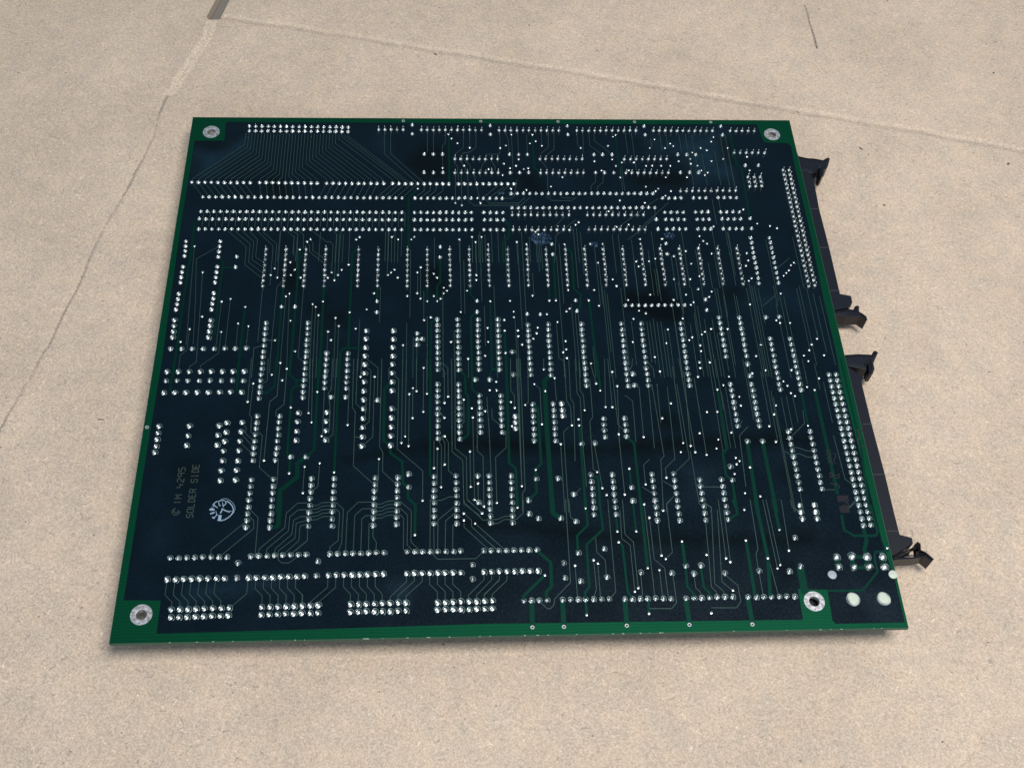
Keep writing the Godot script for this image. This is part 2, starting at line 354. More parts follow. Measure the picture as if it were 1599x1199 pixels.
# thin signal tracks: width, then x y of each bend (mm)
const SIGNAL_TRACKS = [
	[.2,-107.69,-71.38,-100.14,-63.68,-99.94,-54.85,-93.32,-48.66],
	[.2,-104.99,-71.39,-98.78,-64.96,-98.6,-56.1,-93.28,-51.13],
	[.2,-102.29,-71.4,-97.43,-66.25,-97.41,-57.36,-93.24,-53.61],
	[.2,-99.31,-71.08,-96.14,-67.21,-96.16,-58.62,-92.93,-55.79],
	[.2,-96.11,-71.09,-89.92,-64.02,-89.66,-44.68],
	[.2,-94.39,-71.1,-88.67,-64.99,-88.37,-52.99],
	[.2,-87.53,-71.78,-87.23,-48.6],
	[.2,-85.04,-71.46,-82.28,-68.55,-81.78,-59.27],
	[.2,-83.58,-71.79,-80.9,-70.17,-80.14,-52.69],
	[.2,-80.61,-71.8,-78.61,-69.85,-78.33,-62.77],
	[.2,-75.15,-71.49,-69.42,-66,-68.2,-66.32,-66.99,-64.72,-66.94,-51.14],
	[.2,-75.85,-67.4,-74.7,-65.34,-74.7,-61.82,-70.15,-58.03],
	[.2,-77.12,-66.24,-75.96,-64.06,-75.79,-61.18,-70.02,-55.51],
	[.2,-66.96,-71.52,-65.75,-69.9,-65.7,-47.31],
	[.2,-64.24,-71.86,-64.46,-49.84],
	[.2,-110.42,-63.85,-118.42,-57.64,-116.51,-37.49,-115.14,-17.76],
	[.2,-119.83,-63.82,-117.65,-17.77],
	[.2,-115.36,-51.18,-113.16,-10.19,-115.34,-8.27,-115.31,-6.07],
	[.2,-106.91,-37.29,-106.93,-17.15],
	[.2,-103.74,-38.54,-103.64,-17.14],
	[.2,-99.92,-27.22,-99.74,-17.12],
	[.2,-96.1,-25.98,-96.06,-17.11],
	[.2,-117.21,-24.73,-117.13,-15.23,-119.18,-13.28,-119.07,-6.64],
	[.2,-105.68,-23.42,-105.62,-14.05,-111.53,-8.52,-111.41,-6.59],
	[.2,-92.33,-44.08,-92.07,-18.79],
	[.24,-90.11,-17.36,-93.24,-16.24,-93.05,-3.24],
	[.24,-89.6,-19.63,-85.95,-19.62],
	[.2,-84.82,-47.13,-86.99,-44.07,-87.08,-19.91,-86.89,-5.34],
	[.2,-83.4,-39.72,-83.34,-9.69],
	[.2,-82.15,-40.98,-80.88,-7.12],
	[.2,-77.07,-44.37,-77.09,-11.94,-74.66,-9.69],
	[.2,-73.25,-36.05,-72.68,-3.11],
	[.2,-72.04,-34.73,-71.54,-3.1],
	[.2,-70.8,-30.94,-70.31,-3.09],
	[.2,-64.47,-29.69,-64.04,-3.05],
	[.2,-63.13,-25.94,-62.9,-3.05],
	[.2,-66.94,-23.45,-66.86,-14.14],
	[.24,-93.75,-11.51,-93.53,6.73],
	[.24,-92.26,-0.88,-92.39,12.28,-91.66,13.07,-91.37,19.03,-89.93,20.58],
	[.24,-87.81,-11.48,-87.31,-2.1,-89.64,-0.21],
	[.24,-83.34,-9.67,-83.45,4.41,-85.82,6.8,-86,30.42],
	[.24,-80.79,-7.16,-80.75,7.9,-83.36,10.52,-83.28,12.89],
	[.24,-94.79,15.49,-93.04,17.47,-93.06,19.79,-89.82,22.88],
	[.24,-94.83,19.51,-89.98,25.16],
	[.24,-94.9,23.08,-89.96,27.93],
	[.24,-89.75,18.02,-87.3,20.61,-87.29,33.19,-82.29,37.91],
	[.24,-81.1,30.78,-80.9,39.39,-82.09,40.59],
	[.24,-72.1,32.97,-72.13,42.99],
	[.24,-67.06,31.69,-67.15,40.54,-69.58,42.93],
	[.24,-72.69,-11.4,-72.05,11.57],
	[.24,-71.77,-11.39,-70.76,15.4],
	[.24,-66.98,1.63,-66.67,20.82],
	[.24,-64.28,1.32,-65.53,3.48,-64.59,9.1,-64.37,18.27,-65.63,19.54],
	[.24,-64.69,-11.35,-64.54,1.59,-65.56,3.74,-64.63,9.1,-64.53,17.75],
	[.24,-63.31,-11.35,-63.08,20.34,-65.51,22.88],
	[.24,-58.19,1.91,-58.2,16.56],
	[.24,-55.7,-11.31,-55.62,7.84,-53.25,10.25],
	[.24,-57.09,-11.31,-56.78,9.43,-55.72,11.29,-55.6,32.82,-48.22,40.3],
	[.24,-55.44,21.5,-53.24,21.52],
	[.24,-54.09,-11.3,-54.38,-3.52],
	[.24,-53.12,-8.49,-50.71,-5.98,-50.77,15.27,-53.14,17.86],
	[.24,-52.47,-11.29,-48.22,-7.35,-48.14,6.51],
	[.24,-49.35,-3.49,-49.35,21.51,-53.11,25.41],
	[.24,-53.06,6.53,-51.99,7.6,-52.16,13.69],
	[.24,-46.93,-11.26,-46.87,25.37,-45.66,27.92,-45.63,35.17,-40.68,40.25],
	[.24,-43.08,-8.49,-44.3,-7.05,-44.2,-2.08],
	[.24,-43.1,-4.77,-40.68,-2.33,-40.77,26.45,-31.92,35.09,-31.96,46.43],
	[.24,-43.19,10.28,-41.03,10.3],
	[.24,-39.38,-11.22,-39.39,23.97],
	[.24,-38.03,-11.21,-38.14,21.42],
	[.24,-35.6,1.48,-35.63,13.94],
	[.24,-36.86,3.96,-36.9,25.22],
	[.24,-34.41,-11.19,-34.32,2.74],
	[.24,-31.8,-7.25,-31.87,11.39],
	[.24,-30.6,-11.17,-30.58,3.85],
	[.24,-46.96,30.27,-47.19,42.02],
	[.24,-26.84,-8.62,-24.31,-5.82,-24.4,7.72],
	[.24,-26.51,-10.59,-23.05,-7.2,-23.06,5.15],
	[.24,-26.86,10.21,-24.44,13.94],
	[.24,-26.9,22.61,-25.53,25.34,-25.7,41.37],
	[.24,-26.91,26.4,-27.13,40.82],
	[.24,-28.1,23.27,-28.12,33.99],
	[.24,-24.4,21.45,-23.08,24.09,-23.18,35.2,-20.67,37.46],
	[.24,-25.51,21.24,-24.33,24.33,-24.47,32.69],
	[.24,-21.62,-11.12,-21.88,27.68,-18.21,31.26,-18.12,47.72,-12.64,52.57],
	[.24,-20.36,-11.12,-20.8,26.42,-16.96,30.01,-17.02,46.3,-12.17,51.11],
	[.24,-17.51,6.49,-17.53,15.84,-19.22,17.66],
	[.24,-14.43,13.92,-14.48,46.33],
	[.24,-15.68,27.69,-15.72,41.36],
	[.24,-13.21,40.16,-13.25,47.55],
	[.24,-12.76,10.33,-13.15,27.52,-11.2,29.57,-11.39,48.87],
	[.24,-9.23,5.53,-8.76,21.4,-8.52,51.16],
	[.24,-7.54,10.37,-7.65,14.36,-4.5,17.54],
	[.24,-2.86,19.38,-3.11,26.35,-6.88,30.12,-6.99,47.59],
	[.24,-0.11,-11.01,-0.55,2.88,0.66,4.79,0.54,10.07],
	[.24,2.7,-10.99,1.72,41.34],
	[.24,2,-11,2.01,21.51],
	[.24,-28.22,45.18,-29.3,46.37,-25.64,46.42,-23.05,45.15,-20.59,45.18],
	[.24,-70.42,46.72,-73.59,46.82,-77.06,50.42,-77.2,55.8,-84.92,63.24,-84.92,65.73],
	[.24,-70.27,49.24,-73.22,49.3,-75.79,51.85,-75.95,56.98,-82.45,63.28,-82.46,65.77],
	[.24,-70.13,51.7,-72.23,51.76,-74.45,53.04,-74.74,58.15,-79.77,63.33,-79.79,65.81],
	[.24,-70.04,53.11,-73.54,54.23,-73.61,59.55,-78.69,64.03,-78.46,67.18,-77.36,68.23,-74.9,68.28,-72.26,65.94],
	[.24,-69.96,54.51,-72.22,55.18,-72.31,60.48,-76.18,64.52,-77.32,65.85],
	[.24,-69.61,60.53,-73.72,64.33,-74.77,65.9],
	[.24,-89.84,48.21,-86.18,51.93,-86.03,64.81,-87.49,65.95],
	[.24,-89.79,50.71,-87.5,53.08,-87.27,55.88,-96.65,65.08,-97.66,65.96],
	[.24,-89.91,53.19,-100.31,63.22,-100.24,65.92],
	[.24,-87.56,74.56,-87.6,78.7,-92.64,83.54],
	[.24,-62.19,46.6,-60.92,46.62,-58.25,49.27,-58.36,61.62,-59.65,65.47],
	[.24,-62.07,49.22,-60.8,49.24,-59.47,50.44,-59.53,60.69,-62.05,62.93,-62.13,65.57],
	[.24,-48.56,46.69,-53.46,46.72,-56.93,50.48,-56.97,65.29],
	[.24,-48.49,49.17,-52.1,49.22,-54.43,51.69,-54.48,65.33],
	[.24,-48.42,51.69,-50.75,51.75,-52.07,52.91,-51.99,65.37],
	[.24,-48.35,54.37,-49.6,54.82,-49.5,65.41],
	[.24,-48.31,55.77,-48.21,59.49,-47.02,61.58,-47.09,65.45],
	[.24,-40.87,46.8,-39.37,46.68,-35.69,50.31,-35.72,61.53,-32.22,65.25],
	[.24,-40.82,49.28,-39.33,49.21,-36.96,51.71,-36.96,62.66,-34.51,65.21],
	[.24,-40.79,51.66,-39.3,51.68,-38.22,52.87,-38.2,64.01,-37.02,65.3],
	[.24,-29.38,46.09,-29.5,65.29],
	[.24,-28.23,55.37,-28.12,66.68,-27,67.83,-14.46,67.81,-12.06,65.31],
	[.24,-20.62,48.14,-26.82,53.75,-26.99,65.33],
	[.24,-20.65,50.76,-24.27,54.02,-24.56,65.37],
	[.24,-21.86,55.47,-22.05,65.41],
	[.24,-18.22,51.42,-15.66,53.92,-15.7,56.27,-7.46,64.97],
	[.24,-18.22,53.93,-18.17,56.46,-9.98,64.93],
	[.24,-14.49,55.16,-6.55,63.15],
	[.24,-18.1,46.25,-17.9,47.45,-11.81,53.97,-9.46,53.91],
	[.24,-16.8,46.27,-12.09,51.41],
	[.24,-69.73,55.54,-69.56,60.53,-73.36,64.11],
	[.24,-10.56,53.76,-7.14,53.81,-4.53,52.66,-1.95,52.7],
	[.24,-9.41,55.24,-6.97,55.27,-4.57,53.84,-0.71,53.9,1.75,51.56,1.98,46.52],
	[.24,-10.7,58.91,-4.55,65.16],
	[.24,-10.77,61.47,-7,65.21],
	[.24,-72.52,73.95,-72.32,77.02,-69.87,79.46,-69.8,83.12],
	[.24,-62.21,73.92,-62.19,76.99,-67.38,81.88,-67.39,83.17],
	[.24,-59.68,73.96,-59.62,77.04,-64.91,82.14,-64.86,83.22],
	[.24,-36.92,73.71,-37.02,75.47,-42.14,80.63,-42.18,82.79],
	[.24,-34.45,73.75,-34.56,75.3,-39.7,80.24,-39.62,82.84],
	[.24,-31.89,73.71,-32.01,75.56,-37.05,80.29,-37.1,82.89],
	[.24,-11.98,73.7,-12.02,75.26,-17.12,80.45,-17.17,82.84],
	[.24,-9.48,73.75,-9.53,75.3,-14.54,80.5,-14.59,82.89],
	[.24,-7.03,73.79,-7.08,75.35,-12.07,80.54,-12.13,82.94],
	[.24,-7.03,73.79,-7.09,75.57,-12.1,80.32,-12.16,82.72],
	[.24,-4.53,73.84,-4.6,75.61,-9.51,80.37,-9.58,82.55],
	[.24,16.33,46.72,16.05,76.65,10.5,82.28,10.17,84.23,9.07,85.51,7.84,85.48,5.51,82.84],
	[.24,17.42,46.74,17.63,53.22,19.18,55.14],
	[.24,17.91,70.86,17.95,82.2],
	[.24,24.14,68.97,24.35,79.02,22.99,82.51],
	[.24,25.44,70.22,25.39,82.56],
	[.24,25.46,60.88,25.46,66.2,27.99,68.99,27.97,75.31],
	[.24,30.73,46.92,30.51,80.24,28.07,82.83],
	[.24,34.54,50.84,34.21,61.48,36.77,63.85,36.73,80.27],
	[.24,35.77,46.99,35.43,59.87,37.96,62.71,37.99,79.01],
	[.24,39.24,74.61,39.14,81.28,38.15,82.8],
	[.24,43.02,49.03,43.07,82.89],
	[.24,44.26,53.9,44.28,69.03,47.41,72.27,47.45,82.98],
	[.24,45.6,72.88,45.61,82.94],
	[.24,46.94,55.32,46.86,67.7],
	[.24,52.46,47.22,50.72,48.89,50.62,66.62,48.12,69.01],
	[.24,49.6,47.18,49.3,51.34],
	[.24,49.87,74.8,49.92,84.34,48.11,86.27,41.05,86.13],
	[.24,63.27,55.28,62.02,79.16,63.43,80.93,63.47,82.67],
	[.24,63.57,48.65,65.96,50.27,63.28,78.01,65.85,80.69,66,82.72],
	[.24,68.68,47.44,68.3,69.06],
	[.24,70.05,51.28,69.57,70.41],
	[.24,67.85,51.25,65.75,77.47,68.94,80.45],
	[.24,67.08,74.84,70.8,78.73,70.97,84.26,69.27,86.41,61.05,86.25],
	[.24,56.83,74.66,56.83,79.36,58.19,80.84,58.29,82.58],
	[.24,79.72,47.59,79.57,65.73,78.55,67.84,78.55,74.21,78.65,82.96],
	[.24,82.55,69.42,83.74,83.06],
	[.24,84.09,47.65,84.95,73.01],
	[.24,85.26,47.67,86.12,71.77],
	[.24,90.51,47.74,89.95,66.7],
	[.24,93.73,47.78,93.84,50.48,96.2,52.61],
	[.24,117.13,48.43,112.56,52.02],
	[.24,1.96,-11,1.72,41.34],
	[.24,3.36,-10.99,2.8,42.68,1.86,44.13,1.56,50.88],
	[.24,6.18,-10.97,5.53,7.8,4.34,8.87],
	[.24,8.07,0.09,9.97,1.97,9.91,16.89],
	[.24,12.06,-10.94,11.81,-6.27],
	[.24,15.56,-2.51,15.66,7.34],
	[.24,18.18,-10.91,19.53,-9.77,19.34,7.37,20.56,9.81,20.5,17.46],
	[.24,21.25,-10.89,20.8,6.3,21.8,8.47,20.62,31.96],
	[.24,23.61,-10.88,23.28,3.87,24.28,6.06,23.82,21.73,23.88,41.97],
	[.24,25.03,-10.87,24.51,2.79,25.51,4.98,25.51,11.24],
	[.24,28.36,-1.87,28.18,14.15,26.98,15.99,26.72,35.05,27.96,36.22],
	[.24,29.11,-8.58,30.55,-0.03],
	[.24,34.49,-10.82,33.11,9.97],
	[.24,35.68,-10.81,35.55,9.99],
	[.24,38.11,1.13,36.71,27.04],
	[.24,36.83,-5.05,36.91,17.41,39.18,20.06],
	[.24,40.58,5.1,43.13,7.56,42.61,24.52],
	[.24,44.83,-10.77,44.39,-7.65,42.67,-4.57],
	[.24,50.46,-9.03,52.08,-6.47,52.1,-2.27],
	[.24,46.06,1.57,45.54,22.47],
	[.24,49.51,2.15,48.9,27.17],
	[.24,50.86,0.5,51.95,30.28,50.68,31.54,49.37,51.08],
	[.24,52.74,0.51,52.33,16.76],
	[.24,56.36,1.64,55.66,31.35,51.85,35.1,51.84,38.71],
	[.24,60.02,0.56,60.75,31.4,54.35,37.49],
	[.24,63.29,-5,61.86,26.23],
	[.24,59.29,-7.28,59.37,25.01],
	[.24,62.08,-10.67,63.17,28.77],
	[.24,66.73,-2.17,67.02,29.89],
	[.24,61.46,28.34,61.96,48.84,63.11,50.17],
	[.24,16.07,25.02,15.79,51.51],
	[.24,17.37,20.11,17.09,51.53],
	[.24,19.31,18.29,17.37,20.11],
	[.24,27.84,25.4,29.26,42.48],
	[.24,36.79,21.24,36.74,45.04],
	[.24,46.63,31.5,44.38,33.75,44.31,41.25],
	[.24,43.06,42.22,46.52,45.02],
	[.24,50.61,40.09,54.1,42.61],
	[.24,54.22,45.32,50.74,48.68,50.36,52.01],
	[.24,21.87,42.44,19.32,45],
	[.24,63.19,47.89,65.91,50.59,65.47,52.23],
	[.24,63.23,42.48,70.36,42.58],
	[.24,97.22,27.18,100.16,27.47,103.13,28.8,105.2,28.82],
	[.24,95.12,28.71,96.49,30.01,100.18,29.9,102.68,31.27,105.19,31.3],
	[.24,97.66,23.63,104.19,17.51,104.61,11.87],
	[.24,105.3,44.13,110.21,44.19],
	[.24,113.78,22.64,114.41,40.15,116.87,42.53],
	[.24,117.03,47.65,112.68,51.99],
	[.24,81.92,16.24,79.71,18.61],
	[.24,83.4,18.64,79.85,22.3,79.01,42.69],
	[.2,105.66,-52.82,111.98,-58.3],
	[.2,97.37,-34.71,102.93,-39.62],
	[.2,116.42,-23.21,116.2,-19.48],
	[.2,32.38,-126.59,32.23,-119.12,33.45,-117.36],
	[.2,34.94,-126.62,34.61,-118.41,33.53,-111.06],
	[.2,37.51,-126.65,37.34,-118.8,42.3,-113.48],
	[.2,39.79,-125.93,39.44,-121.43,43.68,-117.02,46.23,-113.44],
	[.2,67.08,-87.21,54.15,-73.57],
	[.2,63.11,-89.26,60.25,-87.17,44.89,-73.54],
	[.2,61.23,-84.08,60.67,-78.97,51.76,-70.24,48.44,-67.59],
	[.2,38.47,-102.46,38.13,-98.2,36.12,-96.07,35.84,-92.57],
	[.2,41.66,-102.48,41.3,-98.22,38.69,-95.39,38.47,-92.59],
	[.2,-16.8,-102.02,-16.78,-86.05],
	[.2,-19.15,-102,-19.33,-86.72],
	[.2,-14.18,-102.04,-14.19,-87.43,-11.66,-85.26,6.86,-85.37,10.93,-89.64],
	[.2,-11.57,-102.06,-9.32,-86.78],
	[.2,-8.08,-89.05,-5.72,-86.46,6.13,-86.52,8.86,-89.63],
	[.2,-8.06,-89.53,-2.08,-95.8],
	[.2,-5.43,-89.54,0.51,-95.12],
	[.2,-2.9,-89.56,2.36,-95.84],
	[.2,0.03,-89.09,3.4,-89.11,4.48,-90.29,5.89,-99.37],
	[.2,17.21,-90.37,19.67,-87.97,27.47,-88.02,29.62,-89.76],
	[.2,23.22,-90.75,23.91,-89.38,27.56,-89.4],
	[.2,24.31,-79.48,19.88,-74.11],
	[.2,28.8,-78.16,20.11,-69.48,18.79,-55.95],
	[.2,-48.56,-126.79,-48.26,-113.2,-34.44,-96.76],
	[.2,-45.9,-126.82,-45.74,-113.22,-31.85,-96.99],
	[.2,-30.66,-127,-30.53,-114.09],
	[.2,-28.09,-127.03,-28.1,-114.12],
	[.2,-23.04,-126.71,-23.09,-120.02,-24.38,-117.8,-24.35,-105.51],
	[.2,-15.52,-126.8,-15.67,-117.16,-19.01,-113.48,-19.3,-111.3],
	[.2,-10.24,-126.86,-10.45,-117.21,-12.9,-114.63,-15.83,-113.87,-16.66,-111.32],
	[.2,-12.83,-126.83,-13.01,-117.19],
	[.2,-0.26,-126.97,-0.37,-117.31,-0.7,-113.65,-6.56,-113.23],
	[.2,2.04,-126.25,3.22,-121.78,3.34,-113.69],
	[.2,4.63,-124.78,4.52,-104.33],
	[.2,7.28,-126.31,7.18,-113.73],
	[.2,11,-124.85,10.86,-113.76],
	[.2,17.31,-126.42,17.15,-118.45],
	[.2,20.29,-126.46,19.79,-117.52,16.37,-113.82],
	[.2,22.74,-126.48,22.14,-116.44,19,-113.11],
	[.2,-31.85,-95.6,-31.89,-92.82,-35.57,-89.36],
	[.2,-29.32,-95.61,-29.57,-92.84,-33.06,-89.38],
	[.2,-26.84,-95.63,-27.26,-92.85,-30.5,-89.39],
	[.2,-24.3,-95.65,-24.32,-92.87,-28.03,-89.41],
	[.2,-19.85,-109.13,-18.31,-106.28,-17.89,-98.49],
	[.2,-16.69,-109.16,-15.16,-106.3,-15.22,-102.74],
	[.2,-15.36,-109.89,-13.04,-107.04,-13.1,-104.18],
	[.2,-6.91,-109.97,-8.32,-106.36,-8.65,-103.51],
	[.2,-4.27,-109.99,-2.79,-106.41,-2.85,-104.27],
	[.2,16.18,-110.18,18.82,-105.16,18.22,-94.55,19.25,-89.69],
	[.2,12.68,-68.83,12.68,-51.49],
	[.2,13.95,-68.84,13.95,-52.75],
	[.2,9.92,-50.86,9.92,-39.97],
	[.2,19.69,-59.12,19.69,-37.28],
	[.2,21.1,-65.59,21.1,-36.07],
	[.2,27.21,-73.51,27.21,-43.39],
	[.2,28.49,-73.51,28.49,-55.94],
	[.2,29.88,-71.53,29.88,-50.24],
	[.2,34.98,-64.97,34.98,-35.44],
	[.2,36.02,-55.95,36.02,-35.43],
	[.2,36.34,-44.63,36.34,-2.92],
	[.2,37.17,-42.77,37.17,-13.64],
	[.2,42.55,-70.25,42.55,-50.88],
	[.2,44.86,-70.25,44.86,-37.24],
	[.2,43.41,-43.38,43.41,-7.92],
	[.2,49.98,-67.63,49.98,-39.68],
	[.2,49.85,-55.96,49.85,-34.8],
	[.2,56.08,-62.42,56.08,-39.67],
	[.2,58.34,-71.62,58.34,-40.9],
	[.2,57.58,-52.78,57.58,-39.67],
	[.2,58.59,-52.78,58.59,-37.22],
	[.2,64.87,-59.19,64.87,-37.82],
	[.2,66.58,-58.55,66.58,-31.15],
	[.2,66.14,-46.48,66.14,-19.29],
	[.2,70.46,-71.67,70.46,-43.37],
	[.2,71,-43.36,71,-19.27],
	[.2,74.96,-62.46,74.96,-35.98],
	[.2,74.05,-28.72,74.05,-2.67],
	[.2,79.2,-56,79.2,-43.36],
	[.2,76.99,-28.71,76.99,-2.65],
	[.2,80,-43.36,80,-4.89],
	[.2,83.18,-44.6,83.18,-29.9],
	[.2,89.11,-71.73,89.11,-49.63],
	[.2,38,-40.92,38,-2.4],
	[.2,23.9,-36.06,23.9,-5.22],
	[.2,25.07,-31.84,25.07,-2.48],
	[.2,26.24,-31.24,26.24,-2.47],
	[.2,19.59,-37.28,19.59,-2.52],
	[.2,17.71,-26.5,17.71,-10.88],
	[.2,19.36,-10.86,19.36,-2.51],
	[.2,30.63,-15.95,30.63,-2.44],
	[.2,46.09,-27.6,46.09,-7.9],
	[.2,51.92,-27.58,51.92,-8.99],
	[.2,53.14,-27.58,53.14,-8.42],
	[.2,54.48,-28.77,54.48,-2.79],
	[.2,55.82,-27.57,55.82,-2.28],
	[.2,57.28,-27.57,57.28,-2.78],
	[.2,58.34,-24.01,58.34,-2.26],
	[.2,59.73,-23.41,59.73,-2.25],
	[.2,62.52,-34.77,62.52,-2.25],
	[.2,62.64,-27.55,62.64,-2.24],
	[.2,68.36,-26.34,68.36,-2.2],
	[.2,70.43,-31.13,70.43,-2.7],
	[.2,72.13,-34.76,72.13,-2.69],
	[.2,74.23,-22.77,74.23,-2.16],
	[.2,75.2,-22.77,75.2,-2.15],
	[.2,78.04,-22.17,78.04,-2.14],
	[.2,83.02,-73.04,83.02,-44.6],
	[.2,82.16,-61.17,82.16,-43.36],
	[.2,88.38,-72.4,88.38,-59.23],
	[.2,89.32,-71.73,89.32,-61.18],
	[.2,88.56,-61.18,88.56,-44.6],
	[.2,92.49,-43.35,92.49,-2.06],
	[.2,93.88,-45.85,93.88,-2.56],
	[.2,94.69,-44.6,94.69,-2.56],
	[.2,95.7,-44.6,95.7,-2.05],
	[.2,97.01,-43.35,97.01,-26.26],
	[.2,104.03,-67.79,104.03,-37.16],
	[.2,103.26,-44.59,103.26,-34.7],
	[.2,102.81,-35.92,102.81,-1.99],
	[.2,104.94,-39.61,104.94,-1.98],
	[.2,106.44,-39.61,106.44,-1.97],
	[.2,115.18,-69.15,115.18,-43.34],
	[.2,112.13,-43.34,112.13,-13.28],
	[.2,113.37,-44.59,113.37,-7.53],
	[.2,116.17,-43.33,116.17,-20.27],
	[.2,118.24,-40.84,118.24,-13.25],
	[.2,120.52,-39.59,120.52,-7.49],
	[.2,122.54,-39.59,122.54,-1.87],
	[.2,80.96,-43.36,80.96,-29.9],
	[.2,82.93,-39.64,82.93,-7.7],
	[.2,82.16,-23.92,82.16,-2.11],
	[.2,87.1,-40.87,87.1,-7.68],
	[.2,93.26,-16.83,93.26,-2.03],
	[.2,87.92,-39.63,87.92,-4.84],
	[.2,73.03,-10.61,73.03,29.43],
	[.2,74.24,-8.9,74.24,26.88],
	[.2,75.67,-10.6,75.67,11.59],
	[.2,76,3.99,76,27.43],
	[.2,77.73,1.8,77.73,27.44],
	[.2,85.99,-10.54,85.99,15.97],
	[.2,86.69,-8.83,86.69,17.04],
	[.2,91.81,-4.82,91.81,18.16],
	[.2,93.25,-4.81,93.25,24.48],
	[.2,94.25,3.58,94.25,52.53],
	[.2,94.74,6.34,94.74,52.54],
	[.2,97.57,6.36,97.57,52.58],
	[.2,99.55,5.82,99.55,20.36],
	[.2,101.91,5.84,101.91,17.2],
	[.2,108.42,-10.42,108.42,0.89],
	[.2,112.59,-8.11,112.59,3.14],
	[.2,110.85,3.7,110.85,21],
	[.2,114.45,-0.17,114.45,17.31],
	[.2,118.62,-1.83,118.62,22.64],
	[.2,52.99,-126.83,52.99,-114.15],
	[.2,55.66,-126.1,55.66,-104.73],
	[.2,48.97,-106.85,48.97,-93.35],
	[.2,49.77,-106.86,49.77,-93.35],
	[.2,63.57,-123.18,63.57,-117.95],
	[.2,67.74,-126.24,67.74,-115.77],
	[.2,70.49,-126.27,70.49,-118.02],
	[.2,75.91,-125.58,75.91,-115.11],
	[.2,78.67,-125.61,78.67,-96.34],
	[.2,81.43,-125.64,81.43,-109.29],
	[.2,84.37,-114.47,84.37,-96.39],
	[.2,90.03,-116,90.03,-96.43],
	[.2,93.59,-125.77,93.59,-96.44],
	[.2,95.81,-125.8,95.81,-96.46],
	[.2,95.72,-117.54,95.72,-95.05],
	[.2,87.94,-89.41,87.94,-74.36],
	[.2,85.29,-89.4,85.29,-75.69],
	[.2,-55.48,-29.07,-55.48,-5.69],
	[.2,-48.18,-44.05,-48.18,-27.29],
	[.2,-36.99,-62.22,-36.99,-29.61],
	[.2,-36.99,-62.22,-36.99,-61.9],
	[.2,-24.7,-42.2,-24.7,-2.8],
	[.2,-9.93,-71.39,-9.93,-37.32],
	[.2,-9.1,-34.91,-9.1,-16.71],
	[.2,-5.18,-44.64,-5.18,-2.67],
	[.2,2.26,-28.91,2.26,-3.12],
	[.2,2.87,-20.7,2.87,-2.62],
	[.2,-45.83,-71.27,-45.83,-50.84],
	[.2,-34.19,-49.6,-34.19,-41.6],
	[.2,-33.08,-52.72,-33.08,-39.17],
	[.2,-31.82,-42.21,-31.82,-29.01],
	[.2,-27.8,-68.71,-27.8,-52.72],
	[.2,-17.81,-66.79,-17.81,-33.13],
	[.2,-16.46,-57.15,-16.46,-31.34],
	[.2,-11.57,-65.5,-11.57,-50.23],
	[.2,-0.12,-70.11,-0.12,-45.26],
	[.2,4.75,-65.55,4.75,-24.2],
	[.2,6.52,-71.45,6.52,-2.61],
	[.2,-39.36,-16.85,-39.36,-2.89],
	[.2,-35.66,-20.85,-35.66,-2.87],
	[.2,-34.31,-16.25,-34.31,-2.86],
	[.2,-30.5,-30.19,-30.5,-2.83],
	[.2,-38.08,-27.26,-38.08,-2.88],
	[.2,-20.55,-23.69,-20.55,-2.77],
	[.2,-15.57,-10.49,-15.57,-2.74],
	[.2,-72.16,-71.14,-72.16,-56.41],
	[.2,-80.91,-68.51,-80.91,-56.4],
	[.2,-82.18,-69.16,-82.18,-60.19],
	[.2,-87.74,-71.09,-87.74,-56.39],
	[.2,-65.9,-69.86,-65.9,-55.85],
	[.2,-64.66,-69.86,-64.66,-55.86],
	[.2,-63.18,-69.87,-63.18,-55.86],
	[.2,-60.74,-71.18,-60.74,-55.86],
	[.2,-46.84,-71.23,-46.84,-56.44],
	[.2,-45.59,-71.23,-45.59,-56.45],
	[.2,-44.39,-68.62,-44.39,-55.88],
	[.2,-43.19,-71.24,-43.19,-55.88],
	[.2,-41.93,-67.33,-41.93,-55.88],
	[.2,-40.59,-71.25,-40.59,-58.99],
	[.2,-18.07,-66.75,-18.07,-55.91],
	[.2,-13.02,-68.72,-13.02,-55.92],
	[.2,-11.77,-66.12,-11.77,-55.92],
	[.2,-10.47,-70.04,-10.47,-55.92],
	[.2,-9.24,-68.73,-9.24,-55.92],
	[.2,-7.95,-70.05,-7.95,-55.92],
	[.2,-5.39,-71.37,-5.39,-55.92],
	[.2,-2.86,-71.38,-2.86,-55.93],
	[.2,4.46,-66.16,4.46,-55.94],
	[.2,9.43,-68.79,9.43,-55.94],
	[.2,12.08,-66.18,12.08,-55.94],
	[.2,13.27,-64.88,13.27,-55.95],
	[.2,-105.55,-124.28,-105.55,-117.74,-124.48,-98.81,-124.48,-96.81],
	[.2,-104.27,-124.28,-104.27,-116.45,-121.93,-98.8,-121.93,-96.8],
	[.2,-103,-124.27,-103,-115.16,-119.37,-98.78,-119.37,-96.78],
	[.2,-101.72,-124.26,-101.72,-113.87,-116.82,-98.77,-116.82,-96.77],
	[.2,-100.45,-124.25,-100.45,-112.58,-114.27,-98.76,-114.27,-96.76],
	[.2,-99.17,-124.24,-99.17,-111.29,-111.72,-98.75,-111.72,-96.75],
	[.2,-97.9,-124.24,-97.9,-110,-109.17,-98.73,-109.17,-96.73],
	[.2,-96.62,-124.23,-96.62,-108.71,-106.61,-98.72,-106.61,-96.72],
	[.2,-95.35,-124.22,-95.35,-107.43,-104.06,-98.71,-104.06,-96.71],
	[.2,-94.07,-124.21,-94.07,-106.14,-101.51,-98.7,-101.51,-96.7],
	[.2,-92.8,-124.2,-92.8,-103.78,-97.72,-98.86,-97.72,-96.86],
